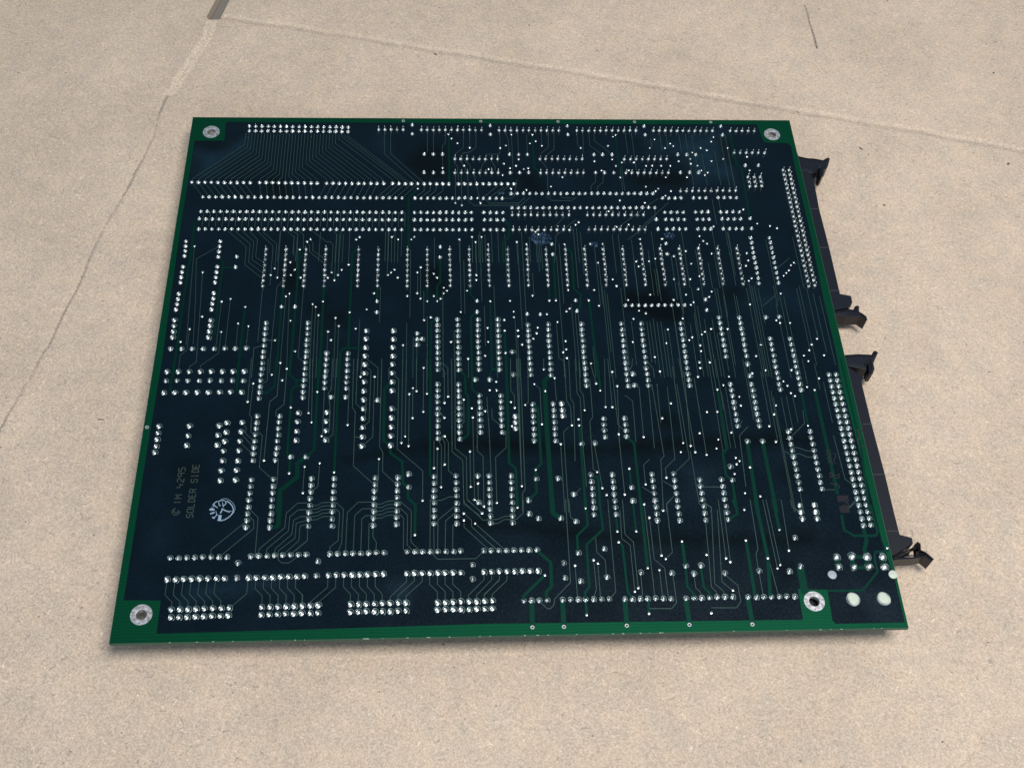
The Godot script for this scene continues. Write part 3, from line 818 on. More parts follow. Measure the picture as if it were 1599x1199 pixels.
	[.2,-91.52,-124.19,-91.52,-102.49,-95.17,-98.84,-95.17,-96.84],
	[.2,-90.24,-124.19,-90.24,-101.2,-92.62,-98.82,-92.62,-96.82],
	[.2,-88.97,-124.18,-88.97,-99.9,-90.07,-98.8,-90.07,-96.8],
	[.2,-87.69,-124.17,-87.69,-98.95,-87.52,-98.78,-87.52,-96.78],
	[.2,-86.42,-124.16,-86.42,-100.21,-84.97,-98.76,-84.97,-96.76],
	[.2,-85.14,-124.15,-85.14,-101.46,-82.43,-98.74,-82.43,-96.74],
	[.2,-83.87,-124.15,-83.87,-102.71,-79.88,-98.72,-79.88,-96.72],
	[.2,-82.59,-124.14,-82.59,-103.97,-77.33,-98.7,-77.33,-96.7],
	[.2,-81.32,-124.13,-81.32,-105.22,-74.78,-98.68,-74.78,-96.68],
	[.2,-80.04,-124.12,-80.04,-107.64,-71.04,-98.64,-71.04,-96.64],
	[.2,-78.77,-124.11,-78.77,-108.9,-68.51,-98.64,-68.51,-96.64],
	[.2,-77.49,-124.11,-77.49,-110.16,-65.98,-98.64,-65.98,-96.64],
	[.2,-76.22,-124.1,-76.22,-111.41,-63.45,-98.65,-63.45,-96.65],
	[.2,-74.94,-124.09,-74.94,-112.67,-60.92,-98.65,-60.92,-96.65],
	[.2,-73.67,-124.08,-73.67,-113.93,-58.39,-98.65,-58.39,-96.65],
	[.2,-72.39,-124.07,-72.39,-115.19,-55.86,-98.66,-55.86,-96.66],
	[.2,-71.12,-124.07,-71.12,-116.45,-53.33,-98.66,-53.33,-96.66],
	[.2,-69.84,-124.06,-69.84,-117.71,-50.79,-98.66,-50.79,-96.66],
	[.2,-68.57,-124.05,-68.57,-118.97,-48.26,-98.66,-48.26,-96.66],
	[.2,-67.29,-124.04,-67.29,-121.43,-44.55,-98.69,-44.55,-96.69],
	[.2,-66.02,-124.03,-66.02,-122.68,-42.02,-98.68,-42.02,-96.68],
	[.2,-64.74,-124.03,-64.74,-123.03,-40.39,-98.68,-39.5,-96.68],
	[.2,-63.46,-124.02,-63.46,-123.02,-39.12,-98.67,-36.97,-96.67],
	[.2,-124.48,-96.81,-119.41,-89.12],
	[.2,-121.93,-96.8,-116.87,-89.12],
	[.2,-119.37,-96.78,-114.33,-89.11],
	[.2,-116.82,-96.77,-111.79,-89.11],
	[.2,-114.27,-96.76,-109.25,-89.1],
	[.2,-111.72,-96.75,-106.71,-89.1],
	[.2,-109.17,-96.73,-104.17,-89.1],
	[.2,-106.61,-96.72,-101.63,-89.09],
	[.2,-104.06,-96.71,-99.1,-89.09],
	[.2,-97.72,-96.86,-96.56,-89.08],
	[.2,-95.17,-96.84,-94.02,-89.08],
	[.2,-92.62,-96.82,-91.48,-89.07],
	[.2,-90.07,-96.8,-88.94,-89.07],
	[.2,-87.52,-96.78,-86.4,-89.07],
	[.2,-84.97,-96.76,-83.86,-89.06],
	[.2,-82.43,-96.74,-81.32,-89.06],
	[.2,-79.88,-96.72,-78.78,-89.05],
	[.2,-77.33,-96.7,-76.24,-89.05],
	[.2,-71.04,-96.64,-73.7,-89.04],
	[.2,-68.51,-96.64,-71.16,-89.04],
	[.2,-65.98,-96.64,-68.62,-89.03],
	[.2,-63.45,-96.65,-66.08,-89.03],
	[.2,-60.92,-96.65,-63.54,-89.03],
	[.2,-58.39,-96.65,-61,-89.02],
	[.2,-55.86,-96.66,-58.46,-89.02],
	[.2,-53.33,-96.66,-55.92,-89.01],
	[.2,-50.79,-96.66,-53.38,-89.01],
	[.2,-44.55,-96.69,-50.84,-89],
	[.2,-42.02,-96.68,-48.3,-89],
	[.2,-39.5,-96.68,-45.76,-89],
	[.2,-36.97,-96.67,-43.22,-88.99],
	[.2,-34.44,-96.67,-40.68,-88.99],
	[.2,-118.06,-81.48,-118.06,-73.67],
	[.2,-115.52,-81.47,-115.52,-73.67],
	[.2,-112.98,-81.47,-112.98,-73.67],
	[.2,-110.45,-81.46,-110.45,-73.67],
	[.2,-107.91,-81.46,-107.91,-73.67],
	[.2,-105.37,-81.45,-105.37,-73.66],
	[.2,-102.83,-81.45,-102.83,-73.66],
	[.2,-100.29,-81.44,-100.29,-73.66],
	[.2,-97.75,-81.44,-97.75,-73.66],
	[.2,-95.21,-81.43,-95.21,-73.66],
	[.2,-92.67,-81.43,-92.67,-73.66],
	[.2,-90.13,-81.42,-90.13,-73.66],
	[.2,-87.6,-81.42,-87.6,-73.65],
	[.2,-85.06,-81.41,-85.06,-73.65],
	[.2,-82.52,-81.41,-82.52,-73.65],
	[.2,-79.98,-81.4,-79.98,-73.65],
	[.2,-77.44,-81.4,-77.44,-73.65],
	[.2,-74.9,-81.4,-74.9,-73.65],
	[.2,-72.36,-81.39,-72.36,-73.65],
	[.2,-69.82,-81.39,-69.82,-73.65],
	[.2,-67.29,-81.38,-67.29,-73.64],
	[.2,-64.75,-81.38,-64.75,-73.64],
	[.2,-62.21,-81.37,-62.21,-73.64],
	[.2,-59.67,-81.37,-59.67,-73.64],
	[.2,-57.13,-81.36,-57.13,-73.64],
	[.2,-54.59,-81.36,-54.59,-73.64],
	[.2,-52.05,-81.35,-52.05,-73.64],
	[.2,-49.51,-81.35,-49.51,-73.63],
	[.2,-46.97,-81.34,-46.97,-73.63],
	[.2,-44.44,-81.34,-44.44,-73.63],
	[.2,-41.9,-81.33,-41.9,-73.63],
	[.2,-39.36,-81.33,-39.36,-73.63],
	[.24,-69.54,47.93,-67.01,47.72,-65.37,46.7,-62.19,46.6],
	[.24,-48.11,47.61,-45.55,47.45,-43.87,46.52,-40.87,46.27],
	[.24,-69.47,49.21,-66.94,49.01,-65.31,47.99,-62.13,47.89],
	[.24,-48.07,48.9,-45.52,48.74,-43.84,47.81,-40.85,47.57],
	[.24,-69.39,50.53,-66.87,50.33,-65.24,49.32,-62.07,49.22],
	[.24,-48.04,50.23,-45.49,50.07,-43.81,49.15,-40.83,48.9],
	[.24,-69.32,51.85,-66.8,51.65,-65.17,50.64,-62.01,50.55],
	[.24,-48,51.55,-45.46,51.4,-43.78,50.48,-40.81,50.24],
	[.24,-69.24,53.12,-66.73,52.92,-65.1,51.91,-61.95,51.82],
	[.24,-47.97,52.83,-45.43,52.67,-43.76,51.76,-40.79,51.52],
	[.24,-113.05,74.1,-113.08,78.65,-110.59,81.06,-110.65,83.19],
	[.24,-110.5,74.07,-110.55,78.61,-108.07,81.04,-108.11,83.24],
	[.24,-107.96,74.04,-108.03,78.57,-105.54,81.03,-105.57,83.29],
	[.24,-105.41,74.02,-105.5,78.53,-103,81.01,-103.03,83.33],
	[.24,-102.86,73.99,-102.97,78.5,-100.47,80.99,-100.48,83.38],
	[.24,-100.31,73.96,-100.43,78.46,-97.93,80.98,-97.94,83.43],
	[.24,-97.75,73.93,-97.89,78.42,-95.39,80.96,-95.39,83.48],
	[.24,-85.08,73.73,-85.01,77.01,-82.59,79.52,-82.51,83.09],
	[.24,-82.55,73.71,-82.49,76.99,-80.08,79.51,-80,83.14],
	[.24,-80.02,73.69,-79.97,76.97,-77.57,79.49,-77.5,83.19],
	[.24,-77.48,73.67,-77.45,76.95,-75.05,79.47,-74.99,83.24],
	[.24,-74.94,73.65,-74.92,76.93,-72.53,79.45,-72.48,83.29],
	[.24,-72.4,73.62,-72.39,76.91,-70.01,79.44,-69.97,83.33],
	[.24,-57.17,73.34,-57.11,76.87,-54.77,79.44,-54.77,82.55],
	[.24,-54.65,73.39,-54.58,76.91,-52.25,79.49,-52.26,82.6],
	[.24,-52.13,73.43,-52.05,76.96,-49.73,79.53,-49.76,82.65],
	[.24,-49.61,73.48,-49.52,77,-47.21,79.58,-47.24,82.7],
	[.24,-47.08,73.52,-46.99,77.05,-44.68,79.63,-44.73,82.74],
	[.24,-29.58,73.39,-29.58,76.49,-27.12,79.08,-27.13,82.65],
	[.24,-27.1,73.44,-27.11,76.53,-24.62,79.13,-24.64,82.7],
	[.24,-24.62,73.48,-24.64,76.58,-22.11,79.17,-22.15,82.74],
	[.24,-22.14,73.52,-22.17,76.62,-19.61,79.22,-19.66,82.79],
]
const BOARD_OUTLINE = [-128.13,-133.31,125.33,-134.58,124.22,94.24,-127.98,94.27]
const MASK_WINDOW = [-114.3,-130.79,-54.01,-131,27.07,-131.31,110.6,-131.97,111.91,-121.83,112.48,-121.24,122.11,-120.96,123.35,-119.33,122.98,-111.16,122.73,-69.17,121.79,-37.14,121.81,-13.24,121.14,0.98,122.13,43.22,122.26,63.11,123.52,77.9,123.42,92.5,100.73,92.45,99.83,91.38,100.24,80.84,90.5,80.44,90.28,90.93,53.55,90.67,-11.55,90.21,-71.62,91.02,-114.03,91.35,-114.17,80.45,-125.69,80.19,-125.69,44.77,-125.74,35.15,-125.37,-10.29,-126.23,-74.89,-125.98,-119.75,-114.03,-119.95]
const MOUNT_HOLES = [-119.75,-124.87,116.32,-126.04,95.13,84.74,-119.56,85.1]
const LARGE_SPOTS = [102.87,75.61,123.34,75.86,108.12,84.28,118.32,84.3]
const HOUSING_A = [126.2,-117.59,127.27,-111.29,130.65,-102.57,129.88,-85.91,130.06,-64.9,129.82,-42.26,133.98,-41.28,133.89,-38.17,133.15,-36.78,131.69,-35.61,126,-34.12,122.53,-34.13]
const HOUSING_B = [123.8,-12.86,126.04,-8.23,129.82,-4.21,130.79,-4.2,130.91,-3.06,129.9,-1.94,129.71,-0.25,129.64,16.8,129.98,37.47,129.85,52.18,129.92,60.46,133.9,61.74,133.75,63.87,126.15,68.23,122.49,68.05]
const LATCH_A = [124.61,-116.45,126.12,-115.91,129.83,-114.72,133.11,-114.49,136.79,-113.52,138.1,-114.53,139.18,-115.1,139.95,-114.37,138.66,-111.02,138.05,-109.73,136.4,-107.88,135.89,-106.24,135.15,-104.7,134.12,-103.86,133.48,-104.83,134.1,-106.95,134.56,-108.78,134.01,-109.07,133.41,-108.04,132.89,-106.76,130.66,-105.83,125.63,-106.81,124.19,-109.43]
const LATCH_B = [123.62,-33.2,126.03,-33.73,131.51,-35.2,133.49,-34.65,134.63,-36.4,135.37,-36.75,136.29,-36.4,135.75,-33.84,137.48,-32.1,138.29,-30.23,137.71,-29.56,135.73,-31.62,130.31,-31.5,125.96,-32.26,123.82,-32]
const LATCH_C = [124.04,-13.44,125.73,-13.6,131.15,-14.01,136.25,-13.7,137.32,-15.23,138.22,-15.51,139.01,-14.63,137.35,-11.95,136.16,-9.89,136.06,-7.31,134.99,-5.34,133.79,-5.28,133.5,-6.46,133.96,-9.47,133.5,-9.04,132.95,-6.89,126.16,-8.55,124.18,-8.67]
const LATCH_D = [123.94,69.25,125.81,68.63,132.76,65.45,133.85,65.07,134.51,63.88,135.59,63.05,136.54,63.78,136.08,66.17,137.63,66.98,139.7,69.52,138.59,70.68,136.73,68.63,133.1,69.28,125.84,69.6,124.07,69.78]
const HOUSING_SEAMS = [126.37,-85.75,129.88,-85.91,126.12,-65.35,129.89,-65.36,125.65,-43.64,130,-43.76,126.08,16.88,129.64,16.8,125.63,37.42,129.78,37.37,125.81,59.13,129.59,59.19]
const SCORE_LINE = [-130.22,-208.03,-132.3,-194.85,-136.11,-182.85,-141.09,-165.43,-143.79,-158.16,-145.83,-148.28,-147.36,-131.06,-151.98,-110.87,-154.96,-99.21,-159.9,-81.47,-166.45,-46.35,-171.52,-24.1,-175.99,-8.59,-179.91,3.63,-183.79,19.31]
const CREASE_LINE = [-130.41,-209.81,-97.82,-204.29,-43.23,-192.26,7.82,-181.17,61.18,-169.41,108.04,-157.71,144.66,-149.25,183.79,-140.51,232.91,-128.04,260.38,-121.32]
const SLOT = [-129.95,-222.46,-132.83,-210.65,-131.43,-208.45,-126.54,-209,-123.46,-222.61]
const PEN_STROKE = [151.86,-225.35,151.66,-212.29,151.97,-202.28,152.3,-194.23]
const STAMP_AT = [-98.15,49.06]
# two dark bands, then cleaner patches in the residue: strength, then outline (mm)
const DARK_PATCHES = [
	[0.62,-58.2,29.77,-40.8,25.41,-23.09,22.01,-9.7,21.89,5.94,22.83,21.5,25.57,32.75,25.69,44.25,23.74,67.23,22.15,92.62,21.62,105.79,23.07,102.9,26.18,66.61,26.83,43.75,28.63,21.22,29.66,-9.85,27.28,-40.76,27.7,-58.13,31.52],
	[0.55,-20.37,52.9,3.71,55.62,22.25,57.78,40.52,60.41,62.1,60.75,85.33,61.11,99.09,58.96,98.04,64.6,61.79,63.08,40.24,63.2,18.98,61.47,3.6,57.96,-20.41,55.72],
	[0.8,44.56,-42.45,53.94,-42.14,56.46,-54.05,59.99,-54.06,59.32,-45.86,61.53,-43.37,61.39,-37.82,65.89,-34.16,65.09,-27.55,57.21,-26.97,53.51,-28.77,48.94,-31.78,43.79,-34.21],
	[0.6,-39.78,-106.81,-36.18,-114.76,-32.5,-118.45,-24.02,-117.07,-21.94,-111.27,-22.05,-98.46,-32.43,-99.79,-36.1,-103.99],
	[0.6,7.3,-101.5,12.1,-102.96,16.09,-98.74,16.32,-93.14,6.93,-93.08],
	[0.6,-95.28,-101.4,-90.22,-102.14,-85.65,-95.22,-85.28,-89.74,-93.46,-91.05,-94.28,-95.16],
	[0.5,-125.81,-119.67,-113.9,-119.79,-110.22,-124.97,-105.51,-125.02,-109.61,-118.38,-114.43,-114.72,-119.59,-114.67],
	[0.6,50.97,-105.43,59.32,-103.34,77.82,-105.65,77.36,-97.77,70.26,-96.31,58.5,-95.52,51.43,-99],
	[0.5,92.49,-125.76,97.7,-123.55,96.72,-109.44,90.2,-109.39],
	[0.6,-86.88,-55.8,-81.11,-56.44,-77.77,-49.59,-78.76,-42.25,-85,-42.86],
	[0.6,-32.25,-53.35,-25.86,-54.61,-23.95,-46.5,-24.96,-39.77,-29.3,-40.99,-32.22,-46.5],
	[0.6,-74.59,-36.23,-68.96,-37.41,-68.19,-31.46,-73.31,-30.3],
	[0.6,50.38,13.55,53.79,11.97,57.76,13.61,58.37,16.28,54.84,18.9,50.84,17.8],
	[0.5,82.55,-43.98,91.68,-44.6,90.82,-39.01,82.26,-38.41],
	[0.5,-70.07,-31.47,-61.2,-33.82,-60.44,-25.58,-67.92,-26.18],
	[0.35,-117.1,31.35,-105.86,28.5,-104.39,38.36,-112.16,40.68],
	[0.4,92.87,33.81,96.68,32.84,96.69,37.91,93.28,41.88,92,38.86],
	[0.5,84.59,72.46,91,71.37,91.62,77.35,86.02,77.24],
	[0.3,97.78,62.34,104,59.96,108.12,62.51,106.56,67.4,99.26,66.67],
]
const RESIDUE = [
	[0.8,-124.66,-113.9,-114.36,-114,-105.38,-123.55,-104.74,-116.26,-120.49,-99.12,-123.87,-97.71],
	[0.8,57.38,-126.88,62.01,-123.92,63.86,-115.74,74.65,-115.11,78.08,-99.2,95.77,-99.33,94.92,-127.31,81.53,-126.4,74.27,-121.05],
	[0.5,-52.8,-125.62,-48.52,-124.93,-46.72,-114.66,-52.07,-118.25],
	[0.3,-123.77,54.16,-116.63,51.95,-113.95,60.28,-121.31,63.32],
	[0.5,111.97,82.42,116.45,82.5,123,90.72,115.54,91.72,113.09,87.66],
	[0.3,92.18,-44.6,116.17,-43.33,120.52,-39.59,121.59,-34.66,99.21,-32.27,89.86,-35.94],
	[1,-104.94,78.37,-100.71,76.81,-96.73,76.49,-90.99,75.46,-90.9,76.42,-96.64,77.36,-100.56,78.24,-104.42,79.46],
	[0.9,-87.18,75.22,-82.8,74.43,-75.47,74.78,-75.67,77.83,-77,76.07,-82.69,75.7,-86.68,76.32],
	[0.9,-42.01,76.62,-37.51,76.35,-37.86,80.71,-38.86,81.99,-39.7,80.02,-38.72,77.64],
	[0.8,-107.31,81.97,-105.87,80.72,-105.17,83.29,-106.32,83.7],
	[0.4,58.7,35.94,70.09,34.56,68.97,42.56,59.81,44.9],
]
const SCUFFS = [13.95,-68.15,65.17,-69.75,35.25,-65.26,-0.9,-91.99]
const LABEL_REMNANT = [110.01,46.32,114.05,46.37,113.16,52.92,110.27,52.88]
# inspection stamp: stroke width, then points (mm)
const STAMP_STROKES = [
	[0.35,-97.02,45.64,-96,46.37,-95.06,47.45,-94.52,48.75,-94.53,49.81,-95.05,50.86,-95.9,51.79,-97.08,52.59,-98.29,52.92,-99.35,52.67],
	[0.14,-98.97,45.02,-98.26,44.79,-97.2,44.8,-96.09,45.41,-94.95,46.38,-94.21,47.58,-94,48.76,-94.3,49.93,-94.76,50.63],
	[0.4,-98.17,48.35,-98.29,49.29,-98.66,50.22],
	[0.4,-97.98,48.7,-96.98,49.31,-95.57,49.8],
	[0.16,-95.83,49.32,-94.65,49.58],
	[1,-98.65,50.87,-98.72,52.74],
	[0.34,-99.93,45.96,-98.93,45.43,-97.77,45.45],
	[0.3,-97.55,45.57,-97.1,46.47,-97.6,47.23,-98.22,47.28],
	[0.28,-99.59,46.2,-99.26,47.39,-98.75,47.28],
	[0.25,-98.33,46.22,-98.12,47.29,-97.79,48],
	[0.34,-100.16,45.71,-100.84,46.24,-101.39,47],
	[0.3,-101.21,46.77,-100.49,47.61,-99.7,48.21],
	[0.28,-101.49,47.12,-100.89,47.84],
	[0.75,-102.31,48.76,-100.68,48.84],
	[0.3,-101.71,48,-101.2,48.89],
	[0.55,-101.93,50.35,-100.58,49.84],
	[0.5,-101.13,51.53,-100.35,52.07],
	[0.3,-100.48,51.84,-99.94,51.03,-99.79,50.44],
	[0.22,-100.21,49.38,-99.76,50.68,-99.22,50.92],
]
# hand-drawn marker lines: width, then points (mm)
const MARKER_STROKES = [
	[0.3,109.76,28.89,111.54,28.61],
	[0.28,109.58,30.82,110.09,29.54,111.35,29.55,111.22,30.84,110.32,30.92],
	[0.28,109.48,32.32,110.26,31.26,111.13,31.7,110.92,32.76,109.94,32.88,109.86,31.9],
	[0.28,109.49,33.81,110.07,33.18,111.17,33.41,110.77,34.47],
	[0.3,112.5,29.57,113.01,30.86,111.91,32.56,111.95,34.27],
	[0.32,109.08,38.25,110,37.42,110.64,38.06,110.24,39.1,109.03,39.51,109.8,38.47,111.04,38.9,112.72,38.08,112.19,39.76,111.25,39.74],
	[0.32,108.58,41.8,109.52,41.81,110.21,43.07,109.96,42.44,111.17,42.04,111.9,43.09,111.4,43.7],
	[0.34,121.84,21.6,123.09,20.29,124.6,20.53,123.94,22.72,122.03,25.33,122.39,27.3,124.3,27.01],
	[0.4,123.04,20.51,122.88,23.15,121.85,26.2],
]

var rng := RandomNumberGenerator.new()
var board: Node3D
var mats := {}

# ---------------------------------------------------------------- helpers
func w3(x: float, y: float, h := 0.0) -> Vector3:      # board mm (+ height above the face, mm) -> metres
	return Vector3(x * 0.001, BOARD_TOP + h * 0.001, y * 0.001)

func pts2(a: Array, from := 0) -> PackedVector2Array:
	var r := PackedVector2Array()
	for i in range(from, a.size() - 1, 2):
		r.append(Vector2(a[i], a[i + 1]))
	return r

func add(parent: Node, mesh: Mesh, called: String, m: Material) -> MeshInstance3D:
	var o := MeshInstance3D.new()
	o.mesh = mesh
	o.name = called
	if m: o.material_override = m
	parent.add_child(o, true)
	return o

func std(c: Color, rough: float, metal := 0.0) -> StandardMaterial3D:
	var m := StandardMaterial3D.new()
	m.albedo_color = c.linear_to_srgb()
	m.roughness = rough
	m.metallic = metal
	return m

func lin(r: float, g: float, b: float) -> Color:
	return Color(r, g, b)

func tri(st: SurfaceTool, a: Vector3, b: Vector3, c: Vector3, up: Vector3) -> void:
	# clockwise front faces: flip so that the front looks along "up"
	if (b - a).cross(c - a).dot(up) > 0.0:
		var t := b; b = c; c = t
	st.add_vertex(a); st.add_vertex(b); st.add_vertex(c)

func circle(cx: float, cy: float, r: float, n: int) -> PackedVector2Array:
	var p := PackedVector2Array()
	for i in n:
		p.append(Vector2(cx + r * cos(TAU * i / n), cy + r * sin(TAU * i / n)))
	return p

func area2(p: PackedVector2Array) -> float:
	var s := 0.0
	for i in p.size():
		s += p[i].cross(p[(i + 1) % p.size()])
	return s * 0.5

func keyhole(outer: PackedVector2Array, holes: Array) -> PackedVector2Array:
	var r := outer.duplicate()
	if area2(r) < 0.0: r.reverse()
	for hole in holes:
		var h: PackedVector2Array = hole.duplicate()
		if area2(h) > 0.0: h.reverse()
		var bi := 0; var bj := 0; var bd := 1e20
		for i in r.size():
			for j in h.size():
				var d: float = r[i].distance_squared_to(h[j])
				if d < bd: bd = d; bi = i; bj = j
		var n := PackedVector2Array()
		for i in bi + 1: n.append(r[i])
		for k in h.size() + 1: n.append(h[(bj + k) % h.size()])
		for i in range(bi, r.size()): n.append(r[i])
		r = n
	return r

func sheet_mesh(outer: PackedVector2Array, holes: Array, y0: float, y1: float, uvr := Rect2()) -> ArrayMesh:
	# flat slab between heights y0 and y1 (mm above the board face) with walls; UV from the top view
	var st := SurfaceTool.new()
	st.begin(Mesh.PRIMITIVE_TRIANGLES)
	st.set_smooth_group(-1)
	var poly := keyhole(outer, holes)
	var idx := Geometry2D.triangulate_polygon(poly)
	if idx.is_empty(): push_warning("no triangulation")
	for side in 2:
		var y := y1 if side == 0 else y0
		for i in range(0, idx.size(), 3):
			var q: Array = [poly[idx[i]], poly[idx[i + 1]], poly[idx[i + 2]]]
			var up := Vector3.UP if side == 0 else Vector3.DOWN
			var v: Array = []
			for k in 3: v.append(w3(q[k].x, q[k].y, y))
			if (v[1] - v[0]).cross(v[2] - v[0]).dot(up) > 0.0:
				var t = v[1]; v[1] = v[2]; v[2] = t
				t = q[1]; q[1] = q[2]; q[2] = t
			for k in 3:
				st.set_uv((q[k] - uvr.position) / uvr.size if uvr.size.x > 0.0 else q[k] * 0.01)
				st.add_vertex(v[k])
	var loops: Array = [outer]
	loops.append_array(holes)
	for li in loops.size():
		var lp: PackedVector2Array = loops[li]
		var ccw := area2(lp) > 0.0
		for i in lp.size():
			var a := lp[i]; var b := lp[(i + 1) % lp.size()]
			var e := b - a
			var out := Vector3(e.y, 0, -e.x)
			if not ccw: out = -out
			if li > 0: out = -out
			st.set_uv((a - uvr.position) / uvr.size if uvr.size.x > 0.0 else a * 0.01)
			tri(st, w3(a.x, a.y, y0), w3(b.x, b.y, y0), w3(b.x, b.y, y1), out)
			tri(st, w3(a.x, a.y, y0), w3(b.x, b.y, y1), w3(a.x, a.y, y1), out)
	st.generate_normals()
	return st.commit()

func inset(p: PackedVector2Array, d: float) -> PackedVector2Array:
	var r := PackedVector2Array()
	var s := 1.0 if area2(p) > 0.0 else -1.0
	for i in p.size():
		var a := (p[i] - p[(i - 1 + p.size()) % p.size()]).normalized()
		var b := (p[(i + 1) % p.size()] - p[i]).normalized()
		var n := (Vector2(-a.y, a.x) + Vector2(-b.y, b.x)) * s
		n = n.normalized() / maxf(0.5, n.length() * 0.5)
		r.append(p[i] + n * d)
	return r

func prism(p: PackedVector2Array, y0: float, y1: float, bevel: float) -> ArrayMesh:
	# bevelled prism of an outline, heights in mm relative to the board face
	var st := SurfaceTool.new()
	st.begin(Mesh.PRIMITIVE_TRIANGLES)
	st.set_smooth_group(-1)
	var q := inset(p, bevel)
	var idx := Geometry2D.triangulate_polygon(q)
	for i in range(0, idx.size(), 3):
		tri(st, w3(q[idx[i]].x, q[idx[i]].y, y1), w3(q[idx[i + 1]].x, q[idx[i + 1]].y, y1), w3(q[idx[i + 2]].x, q[idx[i + 2]].y, y1), Vector3.UP)
		tri(st, w3(q[idx[i]].x, q[idx[i]].y, y0), w3(q[idx[i + 1]].x, q[idx[i + 1]].y, y0), w3(q[idx[i + 2]].x, q[idx[i + 2]].y, y0), Vector3.DOWN)
	var s := 1.0 if area2(p) > 0.0 else -1.0
	var rings: Array = [[q, y0], [p, y0 + bevel], [p, y1 - bevel], [q, y1]]
	for k in 3:
		for i in p.size():
			var j := (i + 1) % p.size()
			var e := p[j] - p[i]
			var out := Vector3(e.y, 0, -e.x).normalized() * s + Vector3(0, [-0.5, 0.0, 0.5][k], 0)
			var a0: Vector2 = rings[k][0][i]; var b0: Vector2 = rings[k][0][j]
			var a1: Vector2 = rings[k + 1][0][i]; var b1: Vector2 = rings[k + 1][0][j]
			tri(st, w3(a0.x, a0.y, rings[k][1]), w3(b0.x, b0.y, rings[k][1]), w3(b1.x, b1.y, rings[k + 1][1]), out)
			tri(st, w3(a0.x, a0.y, rings[k][1]), w3(b1.x, b1.y, rings[k + 1][1]), w3(a1.x, a1.y, rings[k + 1][1]), out)
	st.generate_normals()
	return st.commit()

func ribbon(st: SurfaceTool, p: PackedVector2Array, w: float, h: float, h0 := 0.0) -> void:
	# raised strip along a bent line, width w and height h in mm
	var n := p.size()
	var l := PackedVector2Array(); var r := PackedVector2Array()
	for i in n:
		var a := (p[i] - p[maxi(i - 1, 0)]).normalized() if i > 0 else (p[1] - p[0]).normalized()
		var b := (p[mini(i + 1, n - 1)] - p[i]).normalized() if i < n - 1 else a
		var na := Vector2(-a.y, a.x); var nb := Vector2(-b.y, b.x)
		var m := (na + nb).normalized()
		m = m / maxf(0.45, m.dot(na))
		l.append(p[i] + m * w * 0.5); r.append(p[i] - m * w * 0.5)
	var bev := minf(0.05, w * 0.2)
	for i in n - 1:
		var side := p[i + 1] - p[i]
		side = Vector2(-side.y, side.x).normalized()
		var l0 := l[i] - side * bev; var l1 := l[i + 1] - side * bev
		var r0 := r[i] + side * bev; var r1 := r[i + 1] + side * bev
		tri(st, w3(l0.x, l0.y, h), w3(l1.x, l1.y, h), w3(r1.x, r1.y, h), Vector3.UP)
		tri(st, w3(l0.x, l0.y, h), w3(r1.x, r1.y, h), w3(r0.x, r0.y, h), Vector3.UP)
		var s3 := Vector3(side.x, 0.2, side.y)
		tri(st, w3(l[i].x, l[i].y, h0), w3(l[i + 1].x, l[i + 1].y, h0), w3(l1.x, l1.y, h), s3)
		tri(st, w3(l[i].x, l[i].y, h0), w3(l1.x, l1.y, h), w3(l0.x, l0.y, h), s3)
		s3 = Vector3(-side.x, 0.2, -side.y)
		tri(st, w3(r[i].x, r[i].y, h0), w3(r[i + 1].x, r[i + 1].y, h0), w3(r1.x, r1.y, h), s3)
		tri(st, w3(r[i].x, r[i].y, h0), w3(r1.x, r1.y, h), w3(r0.x, r0.y, h), s3)

func begin() -> SurfaceTool:
	var st := SurfaceTool.new()
	st.begin(Mesh.PRIMITIVE_TRIANGLES)
	st.set_smooth_group(-1)
	return st

func done(st: SurfaceTool) -> ArrayMesh:
	st.generate_normals()
	return st.commit()

func lathe(st: SurfaceTool, prof: Array, seg: int, lean: Vector2, wob: float, smooth := 1) -> void:
	# prof: [radius, height] in mm from the outside in; lean shifts each ring with its height
	var ph := rng.randf() * TAU
	var rings: Array = []
	for q in prof:
		var ring: Array = []
		for i in seg:
			var a := TAU * i / seg
			var rr: float = q[0] * (1.0 + wob * sin(a * 2.0 + ph) * 0.6 + wob * sin(a * 3.0 + ph * 1.7) * 0.4)
			var bend := lean * maxf(0.0, q[1] - 0.15) * 1.0
			ring.append(Vector3(rr * cos(a) + bend.x, q[1], rr * sin(a) + bend.y) * 0.001)
		rings.append(ring)
	st.set_smooth_group(smooth)
	for k in rings.size() - 1:
		for i in seg:
			var j := (i + 1) % seg
			var a0: Vector3 = rings[k][i]; var b0: Vector3 = rings[k][j]
			var a1: Vector3 = rings[k + 1][i]; var b1: Vector3 = rings[k + 1][j]
			st.add_vertex(a0); st.add_vertex(b1); st.add_vertex(b0)
			if prof[k + 1][0] > 0.0:
				st.add_vertex(a0); st.add_vertex(a1); st.add_vertex(b1)

